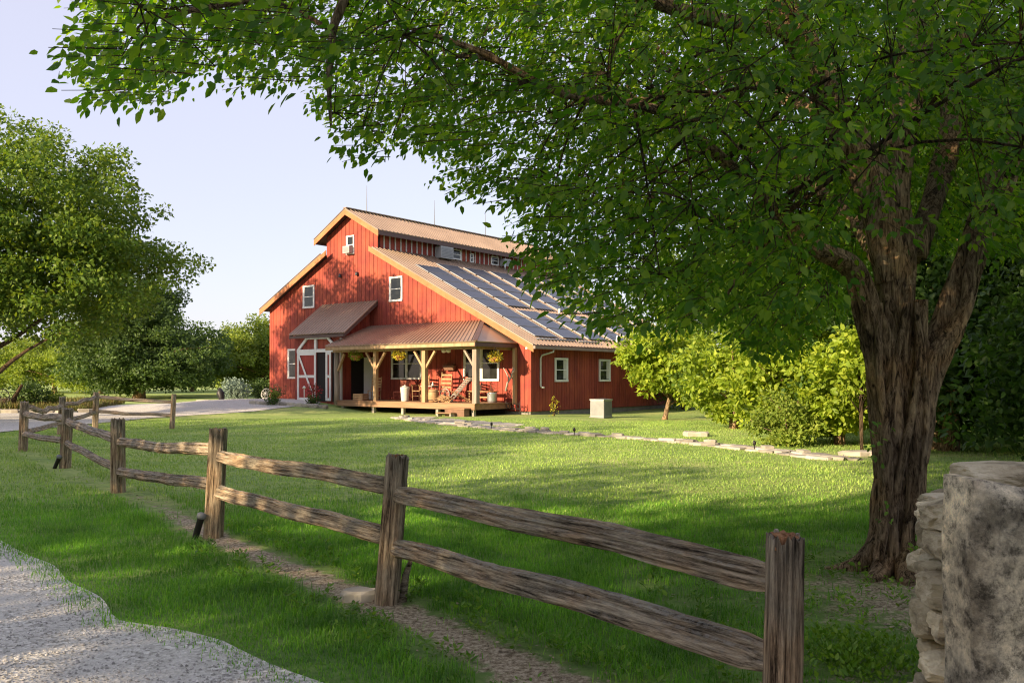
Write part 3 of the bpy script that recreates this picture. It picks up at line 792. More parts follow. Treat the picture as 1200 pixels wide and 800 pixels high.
# awning
AX0, AX1 = -13.6, -9.44
roof_sheet('awning_roof', (AX0, -2.15, 3.72), (AX1, -2.15, 3.72), (AX1, -.03, 5.37), (AX0, -.03, 5.37), pitch=.22)
mbk = MB()
for xx in (AX0 - .03, AX1 - .005):
    mbk.hexa([(xx, -2.15, 3.50), (xx + .035, -2.15, 3.50), (xx + .035, -.04, 5.14), (xx, -.04, 5.14), (xx, -2.15, 3.66), (xx + .035, -2.15, 3.66), (xx + .035, -.04, 5.30), (xx, -.04, 5.30)])
mbk.box(AX0 + .01, AX1 - .01, -2.17, -2.14, 3.52, 3.655)
mbk.build('awning_trim', M['fascia_dark'], barn)
# doors: everything on plane y = VY
yd = VY - .03
MB().box(-11.69, -10.97, yd - .004, yd + .008, .42, 2.80).build('doorway', M['black'], barn)  # black sheet stands for the unlit depth between the doors
def door_panel(x0, x1, z0, z1, brace, name='barn_door'):
    r = empty(name, (x0, yd - .055, z0), 0, barn); w, h = x1 - x0, z1 - z0
    MB().box(0, w, 0, .05, 0, h).build('door_leaf', M['door_red'], r)
    t = MB(); s = .13
    t.box(0, s, -.03, -.001, 0, h); t.box(w - s, w, -.03, -.001, 0, h)
    for z in (0, h / 2 - s / 2, h - s): t.box(s + .001, w - s - .001, -.028, -.001, z, z + s)
    t.build('door_trim', M['white'], r)
    if brace:
        b = MB(); b.beam((s, -.018, h - s), (w - s, -.018, s * .8), .026, .13, up=(1, 0, 0.01)); b2 = MB()
        p0, p1 = Vector((s * .8, 0, h - s * .6)), Vector((w - s * .8, 0, s * .6)); d = (p1 - p0).normalized(); nn = Vector((-d.z, 0, d.x)) * .06
        b2.hexa([Vector((p.x, -.04, p.z)) for p in (p0 - nn, p1 - nn)] + [Vector((p.x, -.031, p.z)) for p in (p1 - nn, p0 - nn)] + [Vector((p.x, -.04, p.z)) for p in (p0 + nn, p1 + nn)] + [Vector((p.x, -.031, p.z)) for p in (p1 + nn, p0 + nn)])
        b2.build('brace', M['white'], r)
    return r
door_panel(-13.16, -11.70, .47, 2.82, True); door_panel(-10.96, -10.56, .47, 2.82, False)
ar = MB(); ya, yb = yd - .075, yd - .012
def strip(p, q, w=.13):
    p, q = Vector((p[0], 0, p[1])), Vector((q[0], 0, q[1])); d = (q - p).normalized(); nn = Vector((-d.z, 0, d.x)) * w / 2
    P = [p - nn, q - nn, q + nn, p + nn]
    ar.add([(a.x, ya, a.z) for a in P] + [(a.x, yb, a.z) for a in P], [(0, 1, 2, 3), (7, 6, 5, 4), (0, 4, 5, 1), (1, 5, 6, 2), (2, 6, 7, 3), (3, 7, 4, 0)])
strip((-13.2, 2.90), (-10.35, 2.90), .16); ya -= .004
strip((-13.12, 2.95), (-12.42, 3.53)); ya -= .004; strip((-12.42, 3.53), (-10.85, 3.53)); ya -= .004; strip((-10.85, 3.53), (-10.35, 3.15)); ya -= .004
strip((-11.74, 2.985), (-11.74, 3.46), .16)
ar.build('door_surround', M['white'], barn)
MB().box(-10.54, -10.05, yd - .006, yd + .008, .42, 2.80).build('doorway', M['black'], barn)  # another black sheet for the unlit part of the opening

# porch ---------------------------------------------------------------
PE = 3.06; PT = 4.12
roof_sheet('porch_roof', (-10.0, -2.8, PE), (-.66, -2.8, PE), (-2.6, -.03, PT), (-10.0, -.03, PT), pitch=.22)
roof_sheet('porch_roof', (-.66, -2.8, PE), (-.66, -.03, PE + .0), (-2.58, -.03, PT), (-2.6, -.04, PT), pitch=.22, ribs=False)
MB().beam((-.66, -2.8, PE + .035), (-2.6, -.03, PT + .035), .18, .035).build('hip_cap', M['fascia_dark'], barn)
pf = MB(); pf.box(-10.0, -.68, -2.80, -2.765, PE - .20, PE - .06); pf.build('porch_fascia', M['post'], barn)
pf = MB(); pf.box(-.70, -.668, -2.80, -.05, PE - .21, PE - .062); pf.build('porch_fascia', M['fascia_dark'], barn)
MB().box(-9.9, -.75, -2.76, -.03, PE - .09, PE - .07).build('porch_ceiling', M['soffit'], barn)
MB().box(-9.95, -.95, -2.40, -2.22, PE - .30, PE - .095).build('porch_beam', M['post'], barn)
MB().box(-1.13, -.96, -2.21, -.03, PE - .30, PE - .095).build('porch_beam', M['post'], barn)
dk = MB()
ny_ = 16
for i in range(ny_):
    a = -2.44 + i * 2.42 / ny_; dk.box(-9.65, -1.0, a, a + 2.42 / ny_ - .008, .49, .53)
dk.build('deck_floor', M['deck'], barn)
df_ = MB(); df_.box(-9.62, -1.03, -2.425, -2.385, .27, .488); df_.box(-1.065, -1.028, -2.384, -.05, .27, .488); df_.box(-9.62, -9.58, -2.384, -.05, .27, .488)
df_.build('deck_fascia', M['deck'], barn)
for xx in (-9.3, -7.2, -5.3, -3.2, -1.2): MB().box(xx - .07, xx + .07, -2.36, -2.22, -.1, .269).build('deck_support', M['weathered'], barn)
MB().box(-9.6, -1.2, -.3, -.25, -.1, .26).build('under_deck_shade', M['black'], barn)  # black sheet added to paint the shade beneath the deck
def porch_post(x, mat='post', w=.17, z1=PE - .30, braces=(-1, 1)):
    r = empty('porch_post', (x, -2.31, .531), 0, barn); h = z1 - .531
    p = MB(); p.box(-w / 2, w / 2, -w / 2, w / 2, 0, h); p.build('post_shaft', M[mat], r)
    for s in braces:
        MB().beam((s * .05, 0, h - .78), (s * .62, 0, h - .03), .09, .10, up=(0, 1, 0)).build('brace', M[mat], r)
    return r
porch_post(-7.06); porch_post(-3.96, w=.2)
porch_post(-1.05, 'greypost', braces=(-1,), w=.22)
lp = empty('porch_post', (-9.77, -2.31, .3), 0, barn)
MB().tube([(0, 0, 0), (.03, .0, .8), (-.02, 0, 1.7), (.01, 0, 2.455)], [.15, .135, .125, .12], 10, wob=.12).build('post_shaft', M['greypost'], lp, True)
MB().beam((.10, 0, 1.6), (.55, 0, 2.40), .09, .1, up=(0, 1, 0)).build('brace', M['post'], lp)
# porch globes under the eave
for xx in (-3.05, -2.78):
    MB().lathe((xx, -2.1, PE - .32), [(.02, .21), (.03, .12), (.09, .07), (.11, 0), (.09, -.07), (.03, -.1)], 12).build('globe_lamp', M['pot_white'], barn, True)
# wooden wall post at the right end of the porch
MB().box(-.83, -.68, -.20, -.06, .45, PE - .1).build('wall_post', M['post'], barn)

# solar panels --------------------------------------------------------
ux = Vector((1, 0, -.506)).normalized(); nrm_ = Vector((.506, 0, 1)).normalized()
pm = MB(); pw, ph = 1.62, .94
pm.box(-pw / 2 + .02, pw / 2 - .02, -ph / 2 + .02, ph / 2 - .02, .0, .032)
fm = MB(); fm.box(-pw / 2, pw / 2, -ph / 2, -ph / 2 + .02, -.005, .036); fm.box(-pw / 2, pw / 2, ph / 2 - .02, ph / 2, -.005, .036); fm.box(-pw / 2, -pw / 2 + .02, -ph / 2 + .021, ph / 2 - .021, -.005, .036); fm.box(pw / 2 - .02, pw / 2, -ph / 2 + .021, ph / 2 - .021, -.005, .036)
frame_me = fm.build('panel_frame', M['alu'], barn); glass_me = pm.build('panel_glass', M['panel'], barn)
fdat, gdat = frame_me.data, glass_me.data
bpy.data.objects.remove(frame_me); bpy.data.objects.remove(glass_me)
Rm = Matrix((( 0, ux.x, nrm_.x), (1, ux.y, nrm_.y), (0, ux.z, nrm_.z)))   # local X -> barn Y, local Y -> down slope
cols = [(0.62, 1), (2.70, 0), (4.75, 0), (6.85, 0), (8.9, 0), (10.95, 0), (12.95, 0)]
for c0, full in cols:
    rows = [.25 + .91 * k + .45 for k in range(8)] if full else [.25 + .92 * k + .45 for k in range(3)] + [3.42 + .955 * k + .45 for k in range(5)]
    for s_ in rows:
        r = bpy.data.objects.new('solar_panel', None); COL.objects.link(r); r.parent = barn
        p = Vector((-s_, c0 + pw / 2, z_right(-s_))) + nrm_ * .055
        r.matrix_local = Matrix.Translation(p) @ Rm.to_4x4()
        for nm, dt in (('panel_frame', fdat), ('panel_glass', gdat)):
            o = bpy.data.objects.new(nm, dt); COL.objects.link(o); o.parent = r
for y in (6.62, 2.3):
    pass
MB().tube([(-.05, 7.0, z_right(-.05) - .02), (-.05, 7.0, z_right(-.05) + .42)], [.10, .05], 10).build('roof_vent', M['white'], barn, True)
MB().tube([(-3.23, 6.6, z_right(-3.23)), (-3.23, 6.6, z_right(-3.23) + .25)], .06, 8).build('roof_vent', M['white'], barn, True)
MB().tube([(-8.9, 9.2, z_right(-8.9)), (-8.9, 9.2, z_right(-8.9) + .45)], .06, 8).build('roof_vent', M['galv'], barn, True)
MB().tube([(-.02, .45, z_right(0) + .07), (-.02, 3.3, z_right(0) + .07)], .035, 6).build('roof_conduit', M['galv'], barn, True)
MB().tube([(.06, 3.5, z_right(0) + .04), (.06, 5.2, z_right(0) + .04)], .035, 6).build('roof_conduit', M['galv'], barn, True)
# lightning rods on the ridge
for y, h in ((1.0, 1.35), (6.0, 1.40), (10.4, 1.5), (14.4, 1.35), (15.0, 1.8)):
    MB().tube([(-11.385, y, 10.1), (-11.385, y, 10.1 + h * .45), (-11.385, y, 10.1 + h)], [.022, .016, .008], 5).build('lightning_rod', M['darkmetal'], barn)

# ------------------------------------------------------------ things round the barn
step = empty('porch_steps', bl(-1.8, -2.46, 0), RZ); tag(step, 'small weathered wooden box steps below the porch deck', 'steps')
MB().box(-.55, .52, -.32, 0, .0, .30).build('riser_box', M['chairdark'], step)
MB().box(-.6, .57, -.36, .005, .301, .345).build('tread', M['deck'], step)
MB().box(-.75, .10, -.66, -.37, .12, .16).build('tread', M['deck'], step)
for xx in (-.7, .0): MB().box(xx, xx + .06, -.63, -.40, -.05, .119).build('leg', M['weathered'], step)

cu = empty('outdoor_air_conditioner', (3.72, 35.6, hg(3.72, 35.6)), RZ); tag(cu, 'white and grey outdoor air conditioner condenser on the lawn by the side wall', 'air conditioner')
MB().box(-.40, .40, -.40, .40, .0, .05).build('base_pad', M['acgrey'], cu)
cu.scale = (.9, .9, .95); MB().box(-.36, .36, -.36, .36, .051, .76).build('casing', M['acwhite'], cu)
lv = MB()
for k in range(16):
    x = -.33 + k * .043
    lv.box(x, x + .012, -.372, -.361, .09, .72); lv.box(.361, .372, x, x + .012, .09, .72)
lv.build('louvre', M['acgrey'], cu)
MB().box(-.385, .385, -.385, .385, .761, .82).build('top_cover', M['acwhite'], cu)
tp = MB(); tp.torus((0, 0, .835), (0, 0, 1), .27, .012); tp.torus((0, 0, .835), (0, 0, 1), .15, .01); tp.build('fan_guard', M['darkmetal'], cu)

# hanging baskets
def basket(px, label, mat='leaf_flower', v=-2.2, py=413):
    # x along the barn for that photo column
    best = min(((abs((bl(x / 50, v).x / bl(x / 50, v).y) * 1000 + 600 - px)), x / 50) for x in range(-600, 0))[1]
    p = bl(best, v); z = CAMZ + (HOR - py) * p.y / F - .10
    r = empty('hanging_basket', (p.x, p.y, z), 0); tag(r, label, 'plant', 'hanging baskets under the porch eave')
    MB().lathe((0, 0, 0), [(.10, -.10), (.19, .0), (.24, .10), (.25, .11)], 14).build('basket', M['terracotta'], r, True)
    h = MB(); top = PE - .31 - z if v < -2.21 + .0 and v > -2.42 else PE - .31 - z
    for k in range(3): h.tube([(.24 * math.cos(k * 2.1), .24 * math.sin(k * 2.1), .1), (0, 0, .52)], .006, 4)
    h.tube([(0, 0, .52), (0, 0, top)], .006, 4); h.build('hanger', M['darkmetal'], r)
    rng = np.random.default_rng(int(px)); n = 420
    d = rnd_dirs(rng, n); rad = rng.random(n) ** .4
    pos = d * rad[:, None] * np.array([.34, .34, .22]) + np.array([0, 0, .14])
    V, Fa = leaves(pos, d + rng.normal(size=(n, 3)) * .5, d + np.array([0, 0, .5]), .08)
    arr_mesh('foliage', V, Fa, M[mat], r)
basket(417, 'hanging basket of green leaves beside the entry door, leftmost under the eave', 'leaf_lime', -2.3, 417)
basket(468, 'hanging basket of yellow flowers before the left porch window', 'leaf_flower', -2.3, 417)
basket(580.5, 'hanging basket of yellow flowers before the right porch window', 'leaf_flower', -1.6, 419)

# porch furniture --------------------------------------------------
def P_(x, v): return bl(x, v, .531)
def chair(name, label, x, v, rot, mat, rocker=False, seat=.44, w=.5, bh=1.1, slats='h', arms=False, group=None):
    p = P_(x, v); r = empty(name, p, RZ + rot); tag(r, label, 'chair', group)
    hw = w / 2; dz = .06 if rocker else 0
    for sx in (-1, 1):
        MB().tube([(sx * (hw - .03), -.22, dz), (sx * hw, -.23, seat + (.24 if arms else 0))], .022, 6).build('leg', M[mat], r)
        MB().tube([(sx * (hw - .04), .20, dz), (sx * (hw - .02), .22, seat), (sx * (hw - .02), .34, bh)], .022, 6).build('leg', M[mat], r)
        if rocker: MB().tube([(sx * (hw - .03), -.42 + .17 * k, .03 + .09 * abs(k / 2.5 - 1) ** 2) for k in range(6)], .022, 5).build('rocker', M[mat], r)
        if arms: MB().beam((sx * hw, -.28, seat + .25), (sx * hw, .28, seat + .25), .06, .025).build('arm', M[mat], r)
    MB().box(-hw, hw, -.25, .22, seat - .02, seat + .02).build('seat', M[mat], r)
    b = MB()
    if slats == 'h':
        for k in range(4):
            z = seat + .18 + k * (bh - seat - .2) / 3.6; y = .22 + .12 * (z - seat) / (bh - seat); b.box(-hw + .02, hw - .02, y - .012, y + .006, z - .04, z + .04)
    else:
        b.box(-hw + .01, hw - .01, .31, .345, bh - .09, bh)
        for k in range(6):
            xx = -hw + .06 + k * (w - .12) / 5; b.tube([(xx, .22, seat + .02), (xx, .33, bh - .08)], .012, 5)
    b.build('backrest', M[mat], r)
    st = MB(); st.tube([(-hw + .03, -.22, .22), (hw - .03, -.22, .22)], .014, 5); st.tube([(-hw + .03, .2, .2), (hw - .03, .2, .2)], .014, 5)
    st.build('stretcher', M[mat], r); return r
GC = 'chairs on the porch'
chair('ladder_back_chair', 'pale ladder-back wooden chair at the left of the porch beneath the window', -8.25, -1.3, .5, 'chairwood', group=GC)
chair('rocking_chair', 'reddish low rocking chair beneath the left porch window', -6.55 - .35, -.9, .2, 'chairred', True, .40, .5, .95, group=GC)
chair('armchair', 'tall pale wooden armchair behind the middle porch post', -5.75, -.8, -.2, 'chairwood', False, .45, .6, 1.2, arms=True, group=GC)
chair('rocking_chair', 'high-backed light wood rocking chair under the dark wall basket', -4.25, -.9, .1, 'chairwood', True, .45, .6, 1.3, 'h', True, group=GC)
chair('spindle_chair', 'dark red spindle-back chair left of the right porch window', -3.75 + .25, -.7, -.1, 'chairred', False, .45, .55, 1.1, 'v', group=GC)
# folding deck chair leaning back
fc = empty('deck_chair', P_(-2.85, -1.3), RZ - .5); tag(fc, 'reclining slatted deck chair of grey wood near the right post', 'chair', GC)
for s in (-.25, .25):
    MB().beam((s, -.5, .02), (s, .45, 1.05), .04, .04).build('frame', M['weathered'], fc); MB().beam((s * .9, .45, .02), (s * .9, -.35, .48), .04, .04).build('leg', M['chairwood'], fc)
sl = MB()
for k in range(9):
    t = .25 + k * .085; sl.beam((-.27, -.5 + .95 * t, .07 + 1.03 * t), (.27, -.5 + .95 * t, .07 + 1.03 * t), .06, .012, up=(0, -.7, .7))
sl.build('backrest', M['weathered'], fc)
# stoneware churn
ch = empty('stoneware_churn', P_(-5.55, -1.95), 0); tag(ch, 'tall off-white stoneware churn left of the middle porch post', 'crock')
MB().lathe((0, 0, 0), [(.15, 0), (.17, .05), (.19, .35), (.21, .58), (.22, .62), (.19, .64), (.18, .6)], 18).build('jar', M['pot_white'], ch, True)
MB().lathe((0, 0, .641), [(.14, 0), (.15, .03), (.03, .05), (.03, .09)], 14).build('lid', M['pot_white'], ch, True)
# barrel
br_ = empty('wooden_barrel', P_(-3.62 - .1, -2.05), 0); tag(br_, 'brown wooden barrel right of the middle porch post', 'barrel')
MB().lathe((0, 0, 0), [(.19, 0), (.22, .12), (.235, .28), (.22, .45), (.19, .56), (.17, .56), (.165, .53)], 18).build('staves', M['chairwood'], br_, True)
hp = MB(); hp.torus((0, 0, .10), (0, 0, 1), .222, .012); hp.torus((0, 0, .46), (0, 0, 1), .222, .012); hp.build('hoop', M['darkmetal'], br_)
# small table with bottles
tb = empty('side_table', P_(-4.72 + .2, -1.45), RZ); tag(tb, 'small pale side table behind the barrel on the porch', 'table')
MB().box(-.35, .35, -.22, .22, .66, .70).build('table_top', M['weathered'], tb)
for sx in (-.3, .3):
    for sy in (-.17, .17): MB().tube([(sx, sy, 0), (sx, sy, .659)], .02, 6).build('leg', M['weathered'], tb)
for i, (dx, mt, lb) in enumerate(((-.18, 'pot_white', 'small white bottle on the porch side table'), (.02, 'chairdark', 'small dark brown bottle on the porch side table'), (.2, 'pot_white', 'short pale jar on the right of the porch side table'))):
    p = tb.matrix_basis @ Vector((dx, 0, .701))
    b = MB().lathe((0, 0, 0), [(.05, 0), (.055, .02), (.05, .14 - .03 * i), (.02, .2 - .03 * i), (.02, .27 - .05 * i)], 10).build('bottle', M[mt], None, True)
    b.location = p; tag(b, lb, 'bottle')
# spoked wheels
def wheel(loc, R, rot, label, mat, tilt=0.12):
    r = empty('wagon_wheel', loc, 0); r.rotation_euler = (-tilt, 0, rot); tag(r, label, 'wheel', 'old spoked wheels')
    t = MB(); t.torus((0, 0, R), (0, 1, 0), R - .02, .022, 28, 6); t.build('rim', M[mat], r, True)
    s = MB()
    for k in range(10): s.tube([(0, 0, R), ((R - .03) * math.cos(k * PI / 5), 0, R + (R - .03) * math.sin(k * PI / 5))], .012, 5)
    s.build('spokes', M[mat], r); MB().tube([(0, -.05, R), (0, .05, R)], .05, 10).build('hub', M[mat], r)
wheel(P_(-3.55, -1.55), .30, RZ, 'black and white spoked wheel standing among the porch chairs', 'weathered')
# bench and bucket
be = empty('bench', P_(-2.25 + .1, -.6), RZ); tag(be, 'low orange-brown wooden bench beneath the right porch window', 'bench')
MB().box(-.75, .75, -.18, .18, .44, .48).build('seat', M['chairwood'], be)
for sx in (-.65, .65): MB().box(sx - .03, sx + .03, -.15, .15, 0, .439).build('leg', M['chairwood'], be)
MB().box(-.61, .61, -.012, .012, .18, .24).build('stretcher', M['chairwood'], be)
p = be.matrix_basis @ Vector((-.25, 0, .481))
bu = empty('metal_bucket', p, 0); tag(bu, 'galvanised metal bucket on the porch bench', 'bucket')
MB().lathe((0, 0, 0), [(.13, 0), (.15, .1), (.17, .25), (.18, .26), (.165, .26), (.15, .2)], 16).build('body', M['galv'], bu, True)
MB().tube([(.17 * math.cos(a * PI / 8), 0, .26 + .14 * math.sin(a * PI / 8)) for a in range(9)], .006, 4).build('handle', M['darkmetal'], bu)
# kindling heap and crates
kd = MB()
for k in range(46):
    a = random.uniform(0, PI); L = random.uniform(.15, .32); c = Vector((random.gauss(0, .24), random.gauss(0, .13), .04 + abs(random.gauss(0, .09))))
    d = Vector((math.cos(a), math.sin(a) * .4, random.uniform(-.5, .5))) * L
    kd.tube([c - d, c + d], random.uniform(.012, .026), 5)
o = kd.build('kindling_pile', M['chairwood']); o.location = P_(-3.05, -2.0); o.rotation_euler = (0, 0, RZ); tag(o, 'heap of split kindling sticks below the reclining deck chair', 'firewood')
cr = empty('wooden_crate', P_(-8.55, -1.9), RZ + .1); tag(cr, 'low brown wooden crate at the left end of the porch deck', 'crate')
c_ = MB()
for k in range(3): z = .02 + k * .1; c_.box(-.28, .28, -.2, -.18, z, z + .085); c_.box(-.28, .28, .18, .2, z, z + .085); c_.box(-.3, -.281, -.2, .2, z, z + .085); c_.box(.281, .3, -.2, .2, z, z + .085)
c_.build('slats', M['chairwood'], cr); MB().box(-.27, .27, -.175, .175, .0, .02).build('bottom', M['chairwood'], cr)
wb = empty('wall_basket', bl(-4.5, -.06, 2.02), RZ); tag(wb, 'dark woven basket hung on the sunlit wall between the porch windows', 'basket')
wbm = MB(); wbm.hexa([(-.27, -.16, -.1), (.27, -.16, -.1), (.24, 0, -.1), (-.24, 0, -.1), (-.36, -.22, .12), (.36, -.22, .12), (.32, 0, .12), (-.32, 0, .12)])
wbm.build('body', M['chairdark'], wb)
hb = MB()
for k in range(10): hb.tube([(-.3 + k * .066, -.12, .12), (-.34 + k * .075 + random.uniform(-.05, .05), -.16, .2 + random.uniform(0, .08))], .012, 4)
hb.build('dried_stems', M['chairdark'], wb)
# metal planter with driftwood branch at right end
pl = empty('metal_planter', P_(-1.3, -1.0), RZ); tag(pl, 'dark metal pail planter with rusty flowers at the right end of the porch', 'planter')
MB().lathe((0, 0, 0), [(.17, 0), (.19, .1), (.21, .38), (.22, .42), (.2, .42), (.18, .36)], 16).build('pail', M['galv'], pl, True)
rng = np.random.default_rng(3); n = 160; d = rnd_dirs(rng, n); pos = d * rng.random(n)[:, None] * np.array([.38, .38, .30]) + np.array([-.1, 0, .62])
V, Fa = leaves(pos, d, d + np.array([0, 0, .5]), .07); arr_mesh('foliage', V, Fa, M['leaf_red'], pl)
sm = MB()
for k in range(16): sm.tube([(0, 0, .35), (random.uniform(-.35, .2), random.uniform(-.2, .2), random.uniform(.55, .85))], .006, 4)
sm.build('stems', M['chairdark'], pl)
db = MB(); db.tube([(0, 0, 0), (.1, .0, .35), (.32, 0, .62), (.42, 0, 1.0)], [.045, .04, .035, .02], 7); db.tube([(.2, 0, .48), (.05, 0, .75), (-.12, 0, .98)], [.03, .028, .018], 6); db.tube([(.36, 0, .75), (.52, 0, .95)], [.02, .012], 5)
o = db.build('driftwood_branch', M['weathered'], None, True); o.location = bl(-1.0, -.45, 1.02); o.rotation_euler = (0, 0, RZ); tag(o, 'pale forked driftwood branch fixed by the post at the right of the porch', 'branch')
ir = empty('iron_trellis', bl(-.62, -.45, 0), RZ); tag(ir, 'black iron scroll stand at the right end of the deck', 'stand')
im = MB()
for k in range(4): im.torus((-.25 + .18 * k, 0, .38), (0, 1, 0), .09, .012, 14, 4)
im.tube([(-.36, 0, .5), (.40, 0, .5)], .014, 5); im.tube([(-.36, 0, .27), (.40, 0, .27)], .014, 5); im.build('scrolls', M['black_iron'], ir)
for sx in (-.36, .40): MB().tube([(sx, 0, 0), (sx, 0, .6)], .014, 5).build('leg', M['black_iron'], ir)

# stones -----------------------------------------------------------
def rock(mb, c, sx, sy, sz, rot=0, seed=0, n=10, jag=.16):
    rr = random.Random(seed * 7.13 + c[0] * 3 + c[1]); vs = []; fs = []
    prof = [(-1, .82), (-.75, .98), (.6, 1.0), (.95, .86)]
    ang = [rr.uniform(.82, 1.1) for _ in range(n)]
    # squarish outline
    for z, s in prof:
        for k in range(n):
            a = 2 * PI * k / n; q = (abs(math.cos(a)) ** 4 + abs(math.sin(a)) ** 4) ** -.25
            m = q * ang[k] * s * rr.uniform(1 - jag * .4, 1 + jag * .4)
            x, y = m * math.cos(a) * sx, m * math.sin(a) * sy
            vs.append((c[0] + x * math.cos(rot) - y * math.sin(rot), c[1] + x * math.sin(rot) + y * math.cos(rot), c[2] + sz * (z + rr.uniform(-.12, .12))))
    for i in range(3): fs += [(i * n + k, i * n + (k + 1) % n, (i + 1) * n + (k + 1) % n, (i + 1) * n + k) for k in range(n)]
    fs += [tuple(reversed(range(n))), tuple(range(3 * n, 4 * n))]
    mb.add(vs, fs)
def along(pl, step):
    out = []; carry = 0
    for (a, b) in zip(pl[:-1], pl[1:]):
        a, b = Vector(a), Vector(b); L = (b - a).length; t = carry
        while t < L: out.append((a.lerp(b, t / L), math.atan2((b - a).y, (b - a).x))); t += step * random.uniform(.75, 1.3)
        carry = t - L
    return out
edge = [at(p, CAMZ / (y - HOR) * F, 0) .xy for p, y in ((478, 491), (520, 497), (570, 501), (640, 508), (720, 514), (800, 519), (870, 525), (950, 533), (1015, 541))]
se = MB()
for i, (p, a) in enumerate(along([tuple(q) for q in edge], .42)):
    for row in range(3):
        q = Vector((p.x - math.sin(a) * row * -.32 + random.uniform(-.06, .06), p.y + math.cos(a) * row * .34 + random.uniform(-.06, .06)))
        hh = random.uniform(.018, .04) * (1.5 if row == 1 else 1)
        rock(se, (q.x, q.y, hg(q.x, q.y) + hh * .8), random.uniform(.16, .34), random.uniform(.12, .2), hh, a + random.uniform(-.3, .3), i)
        if random.random() < .14: rock(se, (q.x, q.y, hg(q.x, q.y) + hh * 2.4), random.uniform(.1, .2), random.uniform(.08, .14), .035, a + random.uniform(-.6, .6), i + 99)
tag(se.build('stone_edging', M['flag']), 'low curved edging of flat pale stones across the lawn in front of the side wall', 'stone edging')
# flagstone path below the steps
pth = [(-1.9, 33.2), (-2.2, 31.8), (-3.4, 31.0), (-1.4, 29.0), (0.0, 27.2)]
fp = MB(); rr = random.Random(4)
for i in range(60):
    t = rr.random(); x = -3.9 + t * 3.9 + rr.uniform(-.3, .3); y = 33.1 - t * 4.4 + rr.uniform(-.75, .75)
    rock(fp, (x, y, hg(x, y) + .012), rr.uniform(.25, .45), rr.uniform(.2, .35), .022, rr.uniform(0, 3), i)
tag(fp.build('flagstone_path', M['flag']), kind='structure')
rs = MB()
for i in range(16):
    t = i / 15; q = bl(-12.3 + t * 2.9, -5.2 + t * 1.9 + random.uniform(-.15, .15)); rock(rs, (q.x, q.y, hg(q.x, q.y) + .06), random.uniform(.16, .32), random.uniform(.12, .2), random.uniform(.07, .12), random.uniform(-.8, .2), i)
tag(rs.build('stone_border', M['flag']), 'rough stone border between the lawn and the barn door drive', 'stone edging')
gs = MB()
for i, (p, a) in enumerate(along([(-24.5, 38.2), (-22.4, 38.3), (-19.4, 39.5)], .7)): rock(gs, (p.x, p.y, hg(p.x, p.y) + .08), .38, .2, .1, a, i)
tag(gs.build('garden_edging', M['flag']), 'row of flat stones edging the weedy garden bed at the left', 'stone edging')
for nm, loc, s, lb in (('rock', (-1.10, 6.15, .025), (.13, .09, .05), 'flat pale rock at the foot of the middle fence post'),
                       ('rock', (5.0, 23.2, .02), (.35, .22, .12), 'brownish boulder on the grass before the sunlit shrubs'),
                       ('rock', (7.2, 17.6, .02), (.5, .25, .07), 'long flat sunlit rock at the right end of the stone edging')):
    r = MB(); rock(r, (0, 0, 0), *s, seed=int(loc[1] * 10), n=14); o = r.build(nm, M['flag']); o.location = loc; tag(o, lb, 'rock')
# small black stake lights on the edging
for px, d, lb in ((576, 26.2, 'black stake light on the stone edging below the porch steps'), (673, 22.9, 'black stake light halfway along the stone edging'), (884, 18.6, 'black stake light on the stone edging before the shrubs')):
    p = at(px, d, 0); r = empty('stake_light', (p.x, p.y, hg(p.x, p.y) + .02)); tag(r, lb, 'garden light', 'small black stake lights along the stone edging')
    MB().tube([(0, 0, 0), (0, 0, .12)], .012, 6).build('stake', M['black_iron'], r); MB().lathe((0, 0, .11), [(.02, 0), (.04, .015), (.035, .08), (.01, .10)], 10).build('lamp_head', M['black_iron'], r, True)

# little plants near the barn doors
def shrub(name, label, cat, loc, r, mat, n, ls, group=None, seed=1, pot=None, stem=True, tall=1.0):
    rng = np.random.default_rng(seed); root = empty(name, loc); tag(root, label, cat, group)
    d = rnd_dirs(rng, n); rad = rng.random(n) ** .42
    lump = 1 + .22 * np.sin(d[:, 0] * 4 + seed) * np.cos(d[:, 1] * 5) + .12 * rng.normal(size=n)
    pos = d * (rad * lump)[:, None] * np.array([r, r, r * tall]) + np.array([0, 0, r * tall * .85 + (pot or 0)])
    pos = pos[pos[:, 2] > 0.01]; d = d[:len(pos)]
    V, Fa = leaves(pos, d + rng.normal(size=d.shape) * .6 + np.array([0, 0, .4]), d + rng.normal(size=d.shape) * .4 + np.array([0, 0, .6]), ls * (.7 + .6 * rng.random(len(pos))))
    arr_mesh('foliage', V, Fa, M[mat], root)
    if pot: MB().lathe((0, 0, 0), [(r * .35, 0), (r * .5, pot), (r * .55, pot), (r * .45, pot * .8)], 14).build('pot', M['terracotta'], root, True)
    else:
        s = MB()
        for k in range(7):
            a = k * .9; s.tube([(0, 0, -.05), (math.cos(a) * r * .5, math.sin(a) * r * .5, r * tall)], .018 * (r / .5) ** .5, 5)
        s.build('stems', M['bark_dark'], root)
    return root
def bz(x, y): p = bl(x, y); return (p.x, p.y, hg(p.x, p.y))
shrub('flowering_shrub', 'dusty pink flowering shrub below the ground-floor window left of the barn doors', 'shrub', bz(-16.0, -1.2), .42, 'leaf_pink', 420, .09, seed=2)
shrub('shrub', 'round green shrub at the left foot of the barn doors', 'shrub', bz(-13.7, -3.0), .30, 'leaf_light', 420, .07, seed=3, tall=.9)
shrub('red_flower_pot', 'pot of red flowers before the open barn door', 'plant', bz(-10.9, -2.8), .36, 'leaf_red', 420, .08, seed=4, pot=.3)
shrub('shrub', 'low green shrub right of the red flower pot by the barn doors', 'shrub', bz(-10.3, -3.3), .33, 'leaf_under', 420, .07, seed=5, tall=.9)
